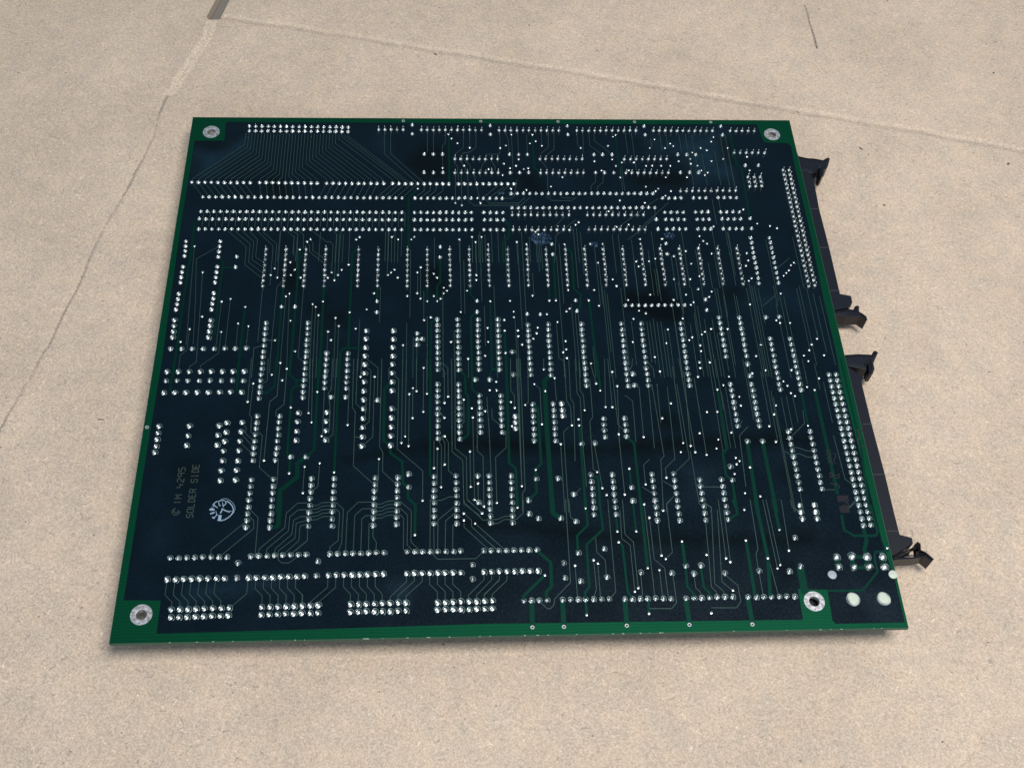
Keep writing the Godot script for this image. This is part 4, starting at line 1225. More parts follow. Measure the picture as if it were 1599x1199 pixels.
func joint_mesh(kind: int, ring_arc: bool) -> ArrayMesh:
	var st := SurfaceTool.new()
	st.begin(Mesh.PRIMITIVE_TRIANGLES)
	var j := rng.randf_range(0.92, 1.08)
	var lean := Vector2(rng.randf_range(-0.08, 0.16), rng.randf_range(-0.2, 0.05))
	match kind:
		0: lathe(st, [[0.80 * j, 0.0], [0.76 * j, 0.12], [0.62 * j, 0.32], [0.44, 0.50], [0.30, 0.64], [0.25, 0.80 * j], [0.14, 0.88 * j], [0.0, 0.9 * j]], 12, lean, 0.05)
		1: lathe(st, [[0.74 * j, 0.0], [0.70 * j, 0.13], [0.58 * j, 0.36], [0.38, 0.62], [0.25, 0.85], [0.20, 1.2], [0.19, 1.85 * j], [0.10, 1.98 * j], [0.0, 2.0 * j]], 12, lean * 0.9, 0.05)
		2: lathe(st, [[0.86 * j, 0.0], [0.83 * j, 0.12], [0.72 * j, 0.32], [0.58 * j, 0.44], [0.46, 0.42], [0.36, 0.30], [0.31, 0.30], [0.28, 0.62], [0.16, 0.70], [0.0, 0.71]], 14, lean * 0.5, 0.05)
		3: lathe(st, [[1.28 * j, 0.0], [1.2 * j, 0.25], [1.0 * j, 0.6], [0.8, 0.9], [0.62, 1.05], [0.52, 1.0], [0.46, 1.3], [0.3, 1.4], [0.0, 1.42]], 18, lean * 0.3, 0.06)
		4: lathe(st, [[0.84 * j, 0.0], [0.80 * j, 0.16], [0.66 * j, 0.38], [0.5 * j, 0.55], [0.36, 0.72], [0.27, 0.95], [0.13, 1.05], [0.0, 1.06]], 12, lean, 0.06)
		5: lathe(st, [[0.50, 0.0], [0.46, 0.10], [0.32, 0.17], [0.15, 0.2], [0.0, 0.2]], 9, Vector2.ZERO, 0.06)
	st.generate_normals()
	var m := st.commit()
	m.surface_set_material(0, mats.solder)
	if ring_arc:
		# rim of the mask opening, a little out of register with the pad
		var s2 := SurfaceTool.new()
		s2.begin(Mesh.PRIMITIVE_TRIANGLES)
		var R := {0: 0.98, 1: 0.95, 2: 1.12, 3: 1.5, 4: 1.05}
		var r0: float = R[kind]
		var n := 14
		for i in n:
			var a := deg_to_rad(-150.0 + 190.0 * i / n); var b := deg_to_rad(-150.0 + 190.0 * (i + 1) / n)
			var pr: Array = []
			for an in [a, b]:
				for e in [[-0.09, 0.01], [0.0, 0.07], [0.09, 0.01]]:
					pr.append(Vector3((r0 + e[0]) * cos(an) + 0.14, e[1], (r0 + e[0]) * sin(an) - 0.12) * 0.001)
			for e in 2:
				tri(s2, pr[e], pr[e + 1], pr[e + 4], Vector3.UP)
				tri(s2, pr[e], pr[e + 4], pr[e + 3], Vector3.UP)
		s2.generate_normals()
		s2.commit(m)
		m.surface_set_material(1, mats.rim)
	return m

# ---------------------------------------------------------------- textures
func noise(seed_: int, freq: float, oct := 3) -> FastNoiseLite:
	var n := FastNoiseLite.new()
	n.seed = seed_
	n.frequency = freq
	n.noise_type = FastNoiseLite.TYPE_SIMPLEX_SMOOTH
	n.fractal_octaves = oct
	return n

func noise_bytes(n: FastNoiseLite, w: int, h: int) -> PackedByteArray:
	var im := n.get_image(w, h, false, false, false)
	im.convert(Image.FORMAT_L8)
	return im.get_data()

func seg_dist(p: Vector2, a: Vector2, b: Vector2) -> float:
	var t := clampf((p - a).dot(b - a) / maxf(1e-9, (b - a).length_squared()), 0.0, 1.0)
	return p.distance_to(a + (b - a) * t)

func poly_mask(buf: PackedFloat32Array, w: int, h: int, poly: PackedVector2Array, strength: float, soft: float) -> void:
	# adds strength inside an outline given in texture pixels, with a narrow soft edge
	var lo := poly[0]; var hi := poly[0]
	for q in poly:
		lo = lo.min(q); hi = hi.max(q)
	for y in range(maxi(0, int(lo.y - soft)), mini(h, int(hi.y + soft) + 1)):
		for x in range(maxi(0, int(lo.x - soft)), mini(w, int(hi.x + soft) + 1)):
			var p := Vector2(x, y)
			var d := 1e9
			for i in poly.size():
				d = minf(d, seg_dist(p, poly[i], poly[(i + 1) % poly.size()]))
				if d < 0.3: break
			var s := d if Geometry2D.is_point_in_polygon(p, poly) else -d
			var v := clampf(s / soft * 0.5 + 0.5, 0.0, 1.0) * strength
			var k := y * w + x
			buf[k] = maxf(buf[k], v)

const BX0 := -129.0
const BY0 := -135.5
const BW := 256.0
const BH := 231.0

func board_textures() -> Array:
	var s := 4.0
	var w := int(BW * s); var h := int(BH * s)
	var half := 2                                     # masks at half size
	var mw := w / half; var mh := h / half
	var dark_mask := PackedFloat32Array(); dark_mask.resize(mw * mh)
	var haze := PackedFloat32Array(); haze.resize(mw * mh)
	var warp := noise(5, 0.05, 2)
	for set_ in [[DARK_PATCHES, dark_mask, 5.0], [RESIDUE, haze, 9.0]]:
		for it in set_[0]:
			var raw := pts2(it, 1)
			var q := PackedVector2Array()
			for i in raw.size():                       # subdivide and roughen the outline
				var a := raw[i]; var b := raw[(i + 1) % raw.size()]
				var n := maxi(1, int(a.distance_to(b) / 2.5))
				for k in n:
					var c := a.lerp(b, float(k) / n)
					c += Vector2(warp.get_noise_2d(c.x * 6.0, c.y * 6.0), warp.get_noise_2d(c.y * 6.0 + 90.0, c.x * 6.0)) * 1.6
					q.append((c - Vector2(BX0, BY0)) * s / half)
			poly_mask(set_[1], mw, mh, q, it[0], set_[2])
	var n1 := noise_bytes(noise(11, 0.012, 4), w, h)
	var n2 := noise_bytes(noise(12, 0.22, 2), w, h)
	var n3 := noise_bytes(noise(13, 0.045, 3), w, h)
	var col := PackedByteArray(); col.resize(w * h * 3)
	var rou := PackedByteArray(); rou.resize(w * h)
	for y in h:
		for x in w:
			var i := y * w + x
			var k := (y / half) * mw + x / half
			var st: float = dark_mask[k]
			var hz: float = haze[k] * (0.55 + n3[i] / 255.0 * 0.9)
			var a := n1[i] / 255.0; var g := n2[i] / 255.0
			var film := clampf((0.35 + a * 0.75 + (g - 0.5) * 0.45) * (1.0 - st) + hz * 1.1, 0.0, 2.2)
			# dark laminate colour plus a thin pale film of flux residue
			var cl := 1.0 - 0.75 * st
			var r_ := 1.0 * cl + film * 3.0
			var g_ := 10.0 * cl + film * 10.5
			var b_ := 17.0 * cl + film * 15.0
			r_ += hz * 8.0; g_ += hz * 8.0; b_ += hz * 5.0
			if n2[i] > 226 and n3[i] > 150:
				r_ += 14.0; g_ += 16.0; b_ += 18.0
			col[i * 3] = int(clampf(r_, 0, 255)); col[i * 3 + 1] = int(clampf(g_, 0, 255)); col[i * 3 + 2] = int(clampf(b_, 0, 255))
			rou[i] = int(clampf(44.0 + film * 22.0 + (g - 0.5) * 24.0, 25.0, 230.0))
	# scuffs: bluish-white flecks scraped into the mask
	var sc := pts2(SCUFFS)
	for si in sc.size():
		var rad: float = [7.5, 4.0, 3.0, 2.0][si]
		var cnt: int = [240, 60, 50, 24][si]
		for f in cnt:
			var a := rng.randf() * TAU
			var d := sqrt(rng.randf()) * rad
			var c := (sc[si] + Vector2(cos(a), sin(a) * 0.8) * d * 0.55 - Vector2(BX0, BY0)) * s
			var px := int(c.x); var py := int(c.y)
			var v := rng.randf()
			if si == 1 and d < 1.6: v = 1.6
			for o in [[0, 0], [1, 0], [0, 1]]:
				if rng.randf() < 0.7:
					var i: int = (py + o[1]) * w + px + o[0]
					col[i * 3] = int(minf(255, 10 + 70 * v)); col[i * 3 + 1] = int(minf(255, 24 + 82 * v)); col[i * 3 + 2] = int(minf(255, 42 + 90 * v))
	# brown remnant of a label
	var lb := pts2(LABEL_REMNANT)
	for y in range(int((lb[0].y - 1 - BY0) * s), int((lb[2].y + 1 - BY0) * s)):
		for x in range(int((lb[0].x - 3 - BX0) * s), int((lb[2].x + 3 - BX0) * s)):
			var p := Vector2(x / s + BX0, y / s + BY0)
			if Geometry2D.is_point_in_polygon(p, lb):
				var i := y * w + x
				if n3[i] > 90:
					var v := n2[i] / 255.0
					col[i * 3] = int(22 + 14 * v); col[i * 3 + 1] = int(20 + 14 * v); col[i * 3 + 2] = int(28 + 16 * v)
					rou[i] = 190
	var ci := Image.create_from_data(w, h, false, Image.FORMAT_RGB8, col)
	ci.generate_mipmaps()
	var ri := Image.create_from_data(w, h, false, Image.FORMAT_L8, rou)
	return [ImageTexture.create_from_image(ci), ImageTexture.create_from_image(ri)]

const CX0 := -0.33
const CZ0 := -0.33
const CW := 0.72
const CH := 0.56

func cardboard_textures() -> Array:
	var w := 2048; var h := 1593
	var s := w / CW * 0.001                           # pixels per mm
	var blot := noise_bytes(noise(21, 0.006, 4), w, h)
	var mid := noise_bytes(noise(22, 0.03, 3), w, h)
	var clump := noise_bytes(noise(23, 0.19, 2), w, h)
	var v := PackedFloat32Array(); v.resize(w * h)      # paper tone, around 1
	for i in w * h:
		v[i] = 1.0 + (blot[i] - 128) * 0.00035 + (mid[i] - 128) * 0.00022 + (clump[i] - 128) * 0.00026 + rng.randf_range(-0.09, 0.09)
	# paper fibres: short curved strokes, lighter and darker
	for f in 90000:
		var x := rng.randf() * w; var y := rng.randf() * h
		var a := rng.randfn(0.25, 0.75)
		var bend := rng.randfn(0.0, 0.10)
		var n := rng.randi_range(2, 7)
		var d := clampf(rng.randfn(0.0, 0.06), -0.16, 0.11)
		for k in n:
			var xi := int(x); var yi := int(y)
			if xi >= 0 and yi >= 0 and xi < w and yi < h: v[yi * w + xi] += d
			x += cos(a); y += sin(a); a += bend
	# specks of darker and paler fibre and dirt
	var dirt := PackedFloat32Array(); dirt.resize(w * h)
	for f in 1500:
		var x := rng.randi_range(2, w - 5); var y := rng.randi_range(2, h - 5)
		var d := -rng.randf_range(0.1, 0.34) if rng.randf() < 0.62 else rng.randf_range(0.08, 0.24)
		var a := rng.randf() * PI
		for k in rng.randi_range(1, 3):
			v[(y + int(sin(a) * k)) * w + x + int(cos(a) * k)] += d
	for f in 95:
		var c := Vector2(rng.randf_range(6, w - 7), rng.randf_range(6, h - 7))
		var r := rng.randf_range(0.8, 2.0)
		var e := rng.randf_range(0.4, 1.0)
		var a := rng.randf() * PI
		for y in range(-4, 5):
			for x in range(-4, 5):
				var q := Vector2(x, y).rotated(a)
				var l := Vector2(q.x / (r * 1.7), q.y / (r * e)).length() + rng.randf() * 0.35
				if l < 1.0: dirt[(int(c.y) + y) * w + int(c.x) + x] = rng.randf_range(0.45, 0.8)
	# height of the surface: fibres plus the scored line and the fold
	var hgt := PackedByteArray(); hgt.resize(w * h)
	var dip := PackedFloat32Array(); dip.resize(w * h)
	var pale := PackedFloat32Array(); pale.resize(w * h)
	for job in [[SCORE_LINE, 0], [CREASE_LINE, 1], [PEN_STROKE, 2]]:
		var line := pts2(job[0])
		for i in line.size() - 1:
			var a := (line[i] - Vector2(CX0, CZ0) * 1000.0) * s
			var b := (line[i + 1] - Vector2(CX0, CZ0) * 1000.0) * s
			var n := int(a.distance_to(b) * 1.5) + 1
			var side := (b - a).normalized().orthogonal()
			for k in n:
				var t := float(k) / n
				var c := a.lerp(b, t) + side * (sin(k * 0.045 + i) * 0.9 + rng.randf_range(-0.35, 0.35))
				var wide: float = [12.0, 22.0, 1.6][job[1]]
				for e in range(-int(wide), int(wide) + 1):
					var p := c + side * e * 0.8
					var xi := int(p.x); var yi := int(p.y)
					if xi < 0 or yi < 0 or xi >= w or yi >= h: continue
					var u := absf(e * 0.8) / wide
					var idx := yi * w + xi
					if job[1] == 0:
						dip[idx] = maxf(dip[idx], exp(-u * u * 26.0))
						if u < 0.12 and i > 3 and rng.randf() < 0.85:
							dirt[idx] = maxf(dirt[idx], 0.17 * (0.85 + 0.35 * sin(k * 0.021 + i * 2.0)) )
						if u < 0.55 and i <= 3 and rng.randf() < 0.35: pale[idx] = 0.12
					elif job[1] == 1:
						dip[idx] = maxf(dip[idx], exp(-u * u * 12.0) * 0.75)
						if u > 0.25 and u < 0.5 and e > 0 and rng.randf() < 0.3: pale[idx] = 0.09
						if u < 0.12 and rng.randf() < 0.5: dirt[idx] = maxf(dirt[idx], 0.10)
					else:
						if rng.randf() < 0.8: dirt[idx] = maxf(dirt[idx], 0.2 + 0.2 * (i + t) / 3.0)
	var col := PackedByteArray(); col.resize(w * h * 3)
	for i in w * h:
		var d: float = dirt[i]
		var t := (v[i] + pale[i]) * (1.0 - d)
		var tint := (mid[i] - 128) * 0.02
		col[i * 3] = int(clampf(192.0 * t + tint, 0, 255))
		col[i * 3 + 1] = int(clampf(174.5 * t, 0, 255))
		col[i * 3 + 2] = int(clampf(157.0 * t - tint + d * 14.0, 0, 255))
		hgt[i] = int(clampf(150.0 + (v[i] - 1.0) * 160.0 - dip[i] * 70.0, 0, 255))
	var ci := Image.create_from_data(w, h, false, Image.FORMAT_RGB8, col)
	ci.generate_mipmaps()
	var hi := Image.create_from_data(w, h, false, Image.FORMAT_L8, hgt)
	hi.convert(Image.FORMAT_RGBA8)
	hi.bump_map_to_normal_map(2.2)
	return [ImageTexture.create_from_image(ci), ImageTexture.create_from_image(hi)]

# ---------------------------------------------------------------- materials
func make_materials() -> void:
	var bt := board_textures()
	var m := StandardMaterial3D.new()
	m.albedo_texture = bt[0]
	m.roughness_texture = bt[1]
	m.roughness = 1.0
	m.metallic_specular = 0.32
	mats.mask = m
	mats.edge = std(lin(0.03, 0.10, 0.06), 0.6)
	# copper under green mask: woven ribs of the laminate show through
	var wv := Image.create_empty(64, 64, false, Image.FORMAT_RGB8)
	for y in 64:
		for x in 64:
			var u := 0.5 + 0.5 * sin(y * TAU / 8.0 + sin(x * TAU / 64.0) * 0.5)
			var k := 0.88 + 0.12 * u + rng.randf_range(-0.05, 0.05)
			wv.set_pixel(x, y, Color(0.01 * k, 0.28 * k, 0.185 * k))
	var g := StandardMaterial3D.new()
	g.albedo_texture = ImageTexture.create_from_image(wv)
	g.uv1_scale = Vector3(12, 12, 12)
	g.roughness = 0.45
	g.metallic = 0.6
	g.metallic_specular = 0.25
	mats.frame = g
	mats.power = std(lin(0.001, 0.031, 0.021), 0.45, 0.6)
	mats.power.metallic_specular = 0.25
	mats.track = std(lin(0.036, 0.078, 0.068), 0.4, 0.45)
	mats.solder = std(lin(0.94, 0.95, 0.90), 0.22, 0.94)
	mats.rim = std(lin(0.13, 0.21, 0.21), 0.35, 0.4)
	mats.tin = std(lin(1, 1, 1), 0.5, 0.55)
	var tn := Image.create_empty(128, 128, false, Image.FORMAT_RGB8)
	var tnz := noise(41, 0.09, 4)
	for y in 128:
		for x in 128:
			var k := clampf(0.66 + tnz.get_noise_2d(x, y) * 0.28, 0.3, 0.95)
			tn.set_pixel(x, y, Color(k * 0.97, k * 0.98, k))
	mats.tin.albedo_texture = ImageTexture.create_from_image(tn)
	mats.tin.uv1_triplanar = true
	mats.tin.uv1_scale = Vector3(50, 50, 50)
	mats.hole = std(lin(0.25, 0.22, 0.17), 0.5, 0.5)
	mats.black = std(lin(0.008, 0.009, 0.015), 0.34)
	mats.black.metallic_specular = 0.42
	mats.seam = std(lin(0.05, 0.052, 0.06), 0.4)
	mats.ink = std(lin(0.004, 0.005, 0.006), 0.5)
	mats.stamp = std(lin(0.22, 0.31, 0.42), 0.6)
	mats.letter = std(lin(0.028, 0.045, 0.038), 0.5)
	mats.peg = std(lin(0.50, 0.55, 0.47), 0.5)
	mats.plug = std(lin(0.30, 0.36, 0.40), 0.5)

# ---------------------------------------------------------------- lettering strokes (4 x 6 cells)
const GLYPHS := {
	"S": [[4, 5, 3, 6, 1, 6, 0, 5, 0, 4, 1, 3, 3, 3, 4, 2, 4, 1, 3, 0, 1, 0, 0, 1]],
	"O": [[1, 0, 0, 1, 0, 5, 1, 6, 3, 6, 4, 5, 4, 1, 3, 0, 1, 0]],
	"L": [[0, 6, 0, 0, 4, 0]],
	"D": [[0, 0, 3, 0, 4, 1, 4, 5, 3, 6, 0, 6], [0.7, 6, 0.7, 0]],
	"E": [[4, 0, 0, 0, 0, 6, 4, 6], [0, 3, 3, 3]],
	"R": [[0, 0, 0, 6, 3, 6, 4, 5, 4, 4, 3, 3, 0, 3], [2, 3, 4, 0]],
	"I": [[1, 0, 3, 0], [2, 0, 2, 6], [1, 6, 2, 6]],
	"1": [[1, 5, 2, 6, 2, 0]],
	"M": [[0, 0, 0, 6, 2, 3, 4, 6, 4, 0]],
	"4": [[3, 0, 3, 3], [0, 6, 0, 3, 4, 3]],
	"2": [[0, 5, 1, 6, 3, 6, 4, 5, 4, 4, 0, 1, 0, 0, 4, 0]],
	"9": [[4, 3, 1, 3, 0, 4, 0, 5, 1, 6, 3, 6, 4, 5, 4, 0]],
	"5": [[4, 6, 0, 6, 0, 3.5, 3, 3.5, 4, 2.5, 4, 1, 3, 0, 0, 0]],
	"(": [[3.2, 1.4, 2.2, 1.0, 1.2, 1.8, 1.2, 4.2, 2.2, 5.0, 3.2, 4.6], [2, -0.6, 0.2, 0.4, -0.8, 2, -0.8, 4, 0.2, 5.6, 2, 6.6, 3.8, 5.6, 4.8, 4]],
}

func line_of_text(text: String, at: Vector2, advance: float, size: float) -> void:
	# runs towards the far edge (-y), letter tops to the left (-x); one part for each character
	for i in text.length():
		var c := text[i]
		if not GLYPHS.has(c): continue
		var st := begin()
		var o := at + Vector2(0, -advance * i)
		for k in GLYPHS[c].size():
			var p := PackedVector2Array()
			var g: Array = GLYPHS[c][k]
			for q in range(0, g.size(), 2):
				p.append(o + Vector2(-g[q + 1] / 6.0 * size, -g[q] / 4.0 * advance * 0.68))
			ribbon(st, p, 0.26, 0.035 + 0.006 * k)
		add(board, done(st), "printed_letter", mats.letter)

# ---------------------------------------------------------------- parts
func connector(housing: Array, seams: Array, latches: Array, pin_rows: Array, joints: Array) -> void:
	var hs := pts2(housing)
	var c := add(board, prism(hs, -11.6, -2.0, 0.18), "ribbon_cable_header", mats.black)
	c.set_meta("label", "black plastic ribbon cable header under the board edge")
	for i in range(0, seams.size(), 2):
		var st := begin()
		var a: Vector2 = seams[i]; var b: Vector2 = seams[i + 1]
		ribbon(st, PackedVector2Array([a, b]), 0.28, -1.88, -2.05)
		add(c, done(st), "seam", mats.seam)
	for l in latches:
		var lp := pts2(l)
		var ls := SurfaceTool.new()
		ls.append_from(prism(lp, -8.4, -1.9, 0.45), 0, Transform3D.IDENTITY)
		ls.append_from(prism(inset(lp, 0.85), -2.4, -1.62, 0.2), 0, Transform3D.IDENTITY)
		add(c, ls.commit(), "latch", mats.black)
	for r in pin_rows:
		for i in r[5]:
			var t: float = float(i) / (r[5] - 1)
			var p: Vector2 = Vector2(r[1], r[2]).lerp(Vector2(r[3], r[4]), t)
			var o := add(c, joints[rng.randi() % joints.size()], "header_pin", null)
			o.position = w3(p.x, p.y)

func ring_mesh(r0: float, r1: float, h: float, depth: float) -> ArrayMesh:
	var st := SurfaceTool.new()
	st.begin(Mesh.PRIMITIVE_TRIANGLES)
	lathe(st, [[r1, 0.0], [r1 - 0.05, h], [r0 + 0.12, h], [r0, h * 0.5], [r0 - 0.02, -depth]], 40, Vector2.ZERO, 0.0, -1)
	st.generate_normals()
	return st.commit()

func _ready() -> void:
	rng.seed = 4295
	# ---- camera
	var cam := Camera3D.new()
	cam.name = "camera"
	cam.fov = 37.559
	cam.near = 0.01
	cam.far = 20.0
	cam.transform = Transform3D(
		Basis(Vector3(0.99799961, 0.04968672, 0.03908981), Vector3(0.00585145, 0.5430608, -0.83967299), Vector3(-0.06294874, 0.83822204, 0.54168373)),
		Vector3(-0.02559081, BOARD_TOP + 0.34076588, 0.22021293))
	add_child(cam)
	cam.current = true
	# ---- room light around, and the lamp above
	var env := Environment.new()
	env.background_mode = Environment.BG_COLOR
	env.background_color = Color(0.43, 0.505, 0.565)
	env.background_energy_multiplier = 1.0
	env.tonemap_mode = Environment.TONE_MAPPER_LINEAR
	env.tonemap_exposure = 1.03
	env.sdfgi_enabled = true
	env.ssao_enabled = true
	env.ssil_enabled = true
	var we := WorldEnvironment.new()
	we.name = "surroundings"
	we.environment = env
	add_child(we)
	var lamp := AreaLight3D.new()
	lamp.name = "ceiling_lamp"
	lamp.area_size = Vector2(0.5, 0.4)
	lamp.light_energy = 1.12
	lamp.light_color = Color(1.0, 0.98, 0.955)
	lamp.area_range = 6.0
	lamp.shadow_enabled = true
	add_child(lamp)
	lamp.look_at_from_position(Vector3(0.26, 1.0, 0.15), Vector3(0.05, 0, -0.03), Vector3(0, 0, -1))
	# tall bright window behind the photographer
	var window := AreaLight3D.new()
	window.name = "window_light"
	window.area_size = Vector2(1.4, 1.1)
	window.light_energy = 0.85
	window.light_color = Color(0.93, 0.97, 1.0)
	window.area_range = 8.0
	window.shadow_enabled = true
	add_child(window)
	window.look_at_from_position(Vector3(-0.35, 0.85, 1.6), Vector3(0, 0, 0), Vector3.UP)

	make_materials()
	build_ground()
	build_board()

func build_ground() -> void:
	var tx := cardboard_textures()
	var m := StandardMaterial3D.new()
	m.albedo_texture = tx[0]
	m.normal_enabled = true
	m.normal_texture = tx[1]
	m.normal_scale = 0.7
	m.roughness = 0.92
	m.metallic_specular = 0.25
	# sheet outline in mm with the open slot running in from its far edge
	var sl := pts2(SLOT)
	var ext0 := sl[0] + (sl[0] - sl[1]) * 4.0
	var ext1 := sl[4] + (sl[4] - sl[3]) * 4.0
	var far := CZ0 * 1000.0
	var e0 := sl[1] + (sl[0] - sl[1]) * ((far - sl[1].y) / (sl[0].y - sl[1].y))
	var e1 := sl[3] + (sl[4] - sl[3]) * ((far - sl[3].y) / (sl[4].y - sl[3].y))
	var out := PackedVector2Array([Vector2(CX0 * 1000.0, far), Vector2(e0.x, far), sl[1], sl[2], sl[3], Vector2(e1.x, far), Vector2((CX0 + CW) * 1000.0, far), Vector2((CX0 + CW) * 1000.0, (CZ0 + CH) * 1000.0), Vector2(CX0 * 1000.0, (CZ0 + CH) * 1000.0)])
	var o := add(self, sheet_mesh(out, [], -BOARD_TOP * 1000.0 - 4.0, -BOARD_TOP * 1000.0, Rect2(CX0 * 1000.0, CZ0 * 1000.0, CW * 1000.0, CH * 1000.0)), "cardboard_ground", m)
	o.set_meta("kind", "structure")
	o.set_meta("label", "brown corrugated cardboard sheet with a scored fold under the board")
	o.set_meta("category", "ground")
	var t := BoxMesh.new()
	t.size = Vector3(1.0, 0.02, 0.9)
	var tb := add(self, t, "tabletop_ground", std(lin(0.19, 0.175, 0.155), 0.8))
	tb.position = Vector3(0.03, -0.0145, -0.05)
	tb.set_meta("kind", "structure")
	tb.set_meta("label", "dark work surface seen through the slot in the cardboard")
	tb.set_meta("category", "ground")

func build_board() -> void:
	board = Node3D.new()
	board.name = "circuit_board"
	board.set_meta("label", "dark green circuit board lying solder side up on brown cardboard")
	board.set_meta("category", "circuit board")
	add_child(board)
	var outline := pts2(BOARD_OUTLINE)
	var holes: Array = []
	var mh := pts2(MOUNT_HOLES)
	for c in mh: holes.append(circle(c.x, c.y, 1.72, 28))
	add(board, sheet_mesh(outline, holes, -1.6, 0.0, Rect2(BX0, BY0, BW, BH)), "laminate", mats.mask)
	# edge band of raw glass fibre, a hair outside the mask
	var big := inset(outline, -0.12)
	add(board, sheet_mesh(big, [inset(outline, 0.1)], -1.58, -0.03), "board_edge", mats.edge)
	# copper frame around the edge with pads for the mounting holes
	var win := pts2(MASK_WINDOW)
	var fholes: Array = [win]
	for c in mh: fholes.append(circle(c.x, c.y, 1.9, 28))
	add(board, sheet_mesh(inset(outline, 0.06), fholes, -0.02, 0.06), "ground_frame", mats.frame)
	for c in mh:
		var o := add(board, ring_mesh(1.7, 3.45, 0.1, 1.75), "mounting_eyelet", mats.tin)
		o.position = w3(c.x, c.y, 0.02)
	# tracks
	var n := 0
	for t in POWER_TRACKS:
		var st := begin()
		ribbon(st, pts2(t, 1), t[0], 0.07 + 0.005 * (n % 9))
		add(board, done(st), "power_track", mats.power)
		n += 1
	var th := begin()
	n = 0
	for t in SIGNAL_TRACKS:
		ribbon(th, pts2(t, 1), t[0], 0.035 + 0.004 * (n % 8))
		n += 1
	add(board, done(th), "signal_tracks", mats.track).set_meta("kind", "stuff")
	# joints
	var near: Dictionary = {}
	var plain: Dictionary = {}
	for k in 5:
		near[k] = []; plain[k] = []
		for v in 4:
			near[k].append(joint_mesh(k, true))
			plain[k].append(joint_mesh(k, false))
	var all: Array = []
	var head_rows: Array = []
	for r in JOINT_ROWS:
		if r[5] == 25:
			head_rows.append(r)
			continue
		for i in r[5]:
			var p: Vector2 = Vector2(r[1], r[2]).lerp(Vector2(r[3], r[4]), float(i) / (r[5] - 1))
			all.append([r[0], p])
	for p in pts2(SINGLE_JOINTS): all.append([4, p])
	all.sort_custom(func(a, b): return (a[1].y + (40.0 if a[0] == 3 else 0.0)) > (b[1].y + (40.0 if b[0] == 3 else 0.0)))
	var rest: Dictionary = {}
	for i in all.size():
		var k: int = all[i][0]
		var p: Vector2 = all[i][1] + Vector2(rng.randfn(0, 0.04), rng.randfn(0, 0.04))
		var meshes: Array = near[k] if p.y > -30.0 else plain[k]
		var vi := rng.randi() % 4
		var b := Basis(Vector3.UP, rng.randf_range(-0.5, 0.5)).scaled(Vector3(rng.randf_range(0.88, 1.07), rng.randf_range(0.8, 1.15), rng.randf_range(0.88, 1.07)))
		var tf := Transform3D(b, w3(p.x, p.y))
		if i < 300:
			var o := add(board, meshes[vi], "solder_joint", null)
			o.transform = tf
		else:
			var key: Mesh = meshes[vi]
			if not rest.has(key): rest[key] = []
			rest[key].append(tf)
	# the remaining joints, joined into one part
	var st2 := SurfaceTool.new()
	var st3 := SurfaceTool.new()
	for key in rest:
		for tf in rest[key]:
			st2.append_from(key, 0, tf)
			if key.get_surface_count() > 1: st3.append_from(key, 1, tf)
	var far_mesh := st2.commit()
	far_mesh.surface_set_material(0, mats.solder)
	st3.commit(far_mesh)
	far_mesh.surface_set_material(1, mats.rim)
	add(board, far_mesh, "solder_joints", null).set_meta("kind", "stuff")
	# vias
	var vm: Array = []
	for i in 3: vm.append(joint_mesh(5, false))
	var sv := SurfaceTool.new()
	for p in pts2(VIAS):
		sv.append_from(vm[rng.randi() % 3], 0, Transform3D(Basis.from_scale(Vector3.ONE * rng.randf_range(0.85, 1.1)), w3(p.x, p.y, 0.03)))
	add(board, sv.commit(), "vias", mats.solder).set_meta("kind", "stuff")
	for p in pts2(EDGE_VIAS):
		var o := add(board, ring_mesh(0.32, 0.68, 0.09, 0.04), "open_via", mats.tin)
		o.position = w3(p.x, p.y, 0.04)
		var d := add(o, ring_mesh(0.0, 0.34, 0.02, 0.0), "hole", mats.ink)
		d.position = Vector3(0, 0.00003, 0)
	# pale chips and nicks knocked out of the near edge
	var chips := begin()
	for i in 34:
		var t := rng.randf()
		if i == 0: t = 0.312
		var c := Vector2(-127.9, 94.3).lerp(Vector2(124.1, 94.25), t)
		var r := rng.randf_range(0.10, 0.26) if i > 0 else 0.7
		var q := PackedVector2Array()
		for k in 7:
			var a := TAU * k / 7
			q.append(c + Vector2(cos(a) * r * 1.7, sin(a) * 0.16) * rng.randf_range(0.6, 1.2))
		for k in range(1, 6):
			tri(chips, w3(q[0].x, q[0].y, 0.02), w3(q[k].x, q[k].y + 0.05, 0.10 if i == 0 else 0.075), w3(q[k + 1].x, q[k + 1].y, -0.05), Vector3.UP)
	add(board, done(chips), "edge_chips", std(lin(0.55, 0.62, 0.55), 0.7)).set_meta("kind", "stuff")
	# plugs and pegs at the near right corner
	var big_spots := pts2(LARGE_SPOTS)
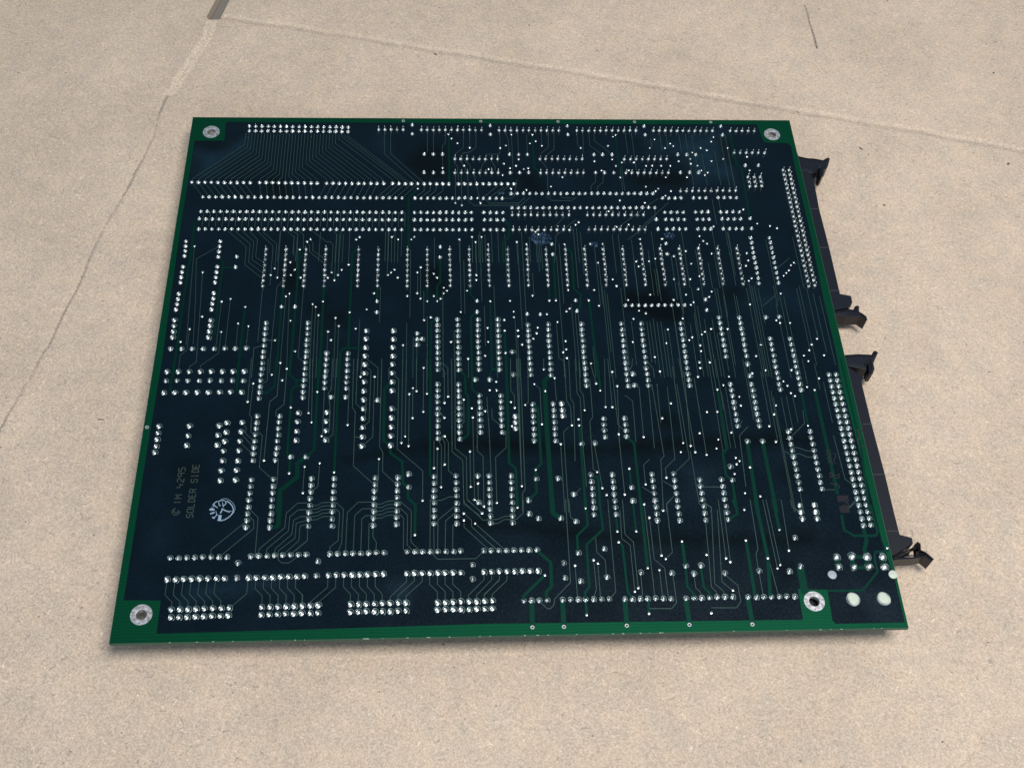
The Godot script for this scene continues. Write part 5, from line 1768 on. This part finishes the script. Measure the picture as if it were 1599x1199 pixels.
	for i in 4:
		var st := SurfaceTool.new()
		st.begin(Mesh.PRIMITIVE_TRIANGLES)
		if i < 2:
			lathe(st, [[1.5, 0.0], [1.48, 0.12], [1.3, 0.2], [0.5, 0.16], [0.3, 0.24], [0.0, 0.24]], 20, Vector2.ZERO, 0.03)
		else:
			lathe(st, [[2.15, 0.0], [2.1, 0.35], [1.9, 0.7], [1.2, 0.85], [0.6, 0.8], [0.0, 0.86]], 24, Vector2(-0.35, -0.25), 0.13)
		st.generate_normals()
		var o := add(board, st.commit(), "plastic_plug" if i < 2 else "plastic_peg", mats.plug if i == 0 else mats.peg)
		o.position = w3(big_spots[i].x, big_spots[i].y)
		if i >= 2:
			var rim := add(o, ring_mesh(2.12, 2.3, 0.12, 0.0), "rim", mats.plug)
			rim.position.y = 0.00002
	# writing
	line_of_text("SOLDER SIDE", Vector2(-107.5, 51.6), 1.86, 2.15)
	line_of_text("(", Vector2(-112.0, 50.2), 2.6, 2.3)
	line_of_text("1M 4295", Vector2(-112.0, 46.6), 2.05, 2.15)
	var ss := begin()
	n = 0
	for t in STAMP_STROKES:
		ribbon(ss, pts2(t, 1), t[0], 0.02 + 0.003 * n)
		n += 1
	add(board, done(ss), "inspection_stamp", mats.stamp).set_meta("label", "pale round ink stamp beside the lettering")
	var si := begin()
	n = 0
	for t in MARKER_STROKES:
		ribbon(si, pts2(t, 1), t[0], 0.13 + 0.004 * n, 0.05)
		n += 1
	add(board, done(si), "marker_scribble", mats.ink).set_meta("label", "black hand-drawn marker lines on a green track")
	# ribbon cable headers under the right edge
	var seams := pts2(HOUSING_SEAMS)
	connector(HOUSING_A, seams.slice(0, 6), [LATCH_A, LATCH_B], head_rows.slice(0, 2), plain[1])
	connector(HOUSING_B, seams.slice(6, 12), [LATCH_C, LATCH_D], head_rows.slice(2, 4), near[0])
	# terminal headers underneath, on which the near edge rests
	for x in [[-112.0, -88.0], [-83.0, -58.0], [-55.0, -30.0], [-27.0, -2.0]]:
		add(board, prism(PackedVector2Array([Vector2(x[0], 78.0), Vector2(x[1], 78.0), Vector2(x[1], 89.0), Vector2(x[0], 89.0)]), -11.6, -1.62, 0.2), "terminal_header", mats.black)
	# dark post behind the mounting hole near the pegs
	add(board, prism(circle(mh[2].x, mh[2].y, 4.0, 20), -11.6, -3.2, 0.2), "support_post", mats.black)
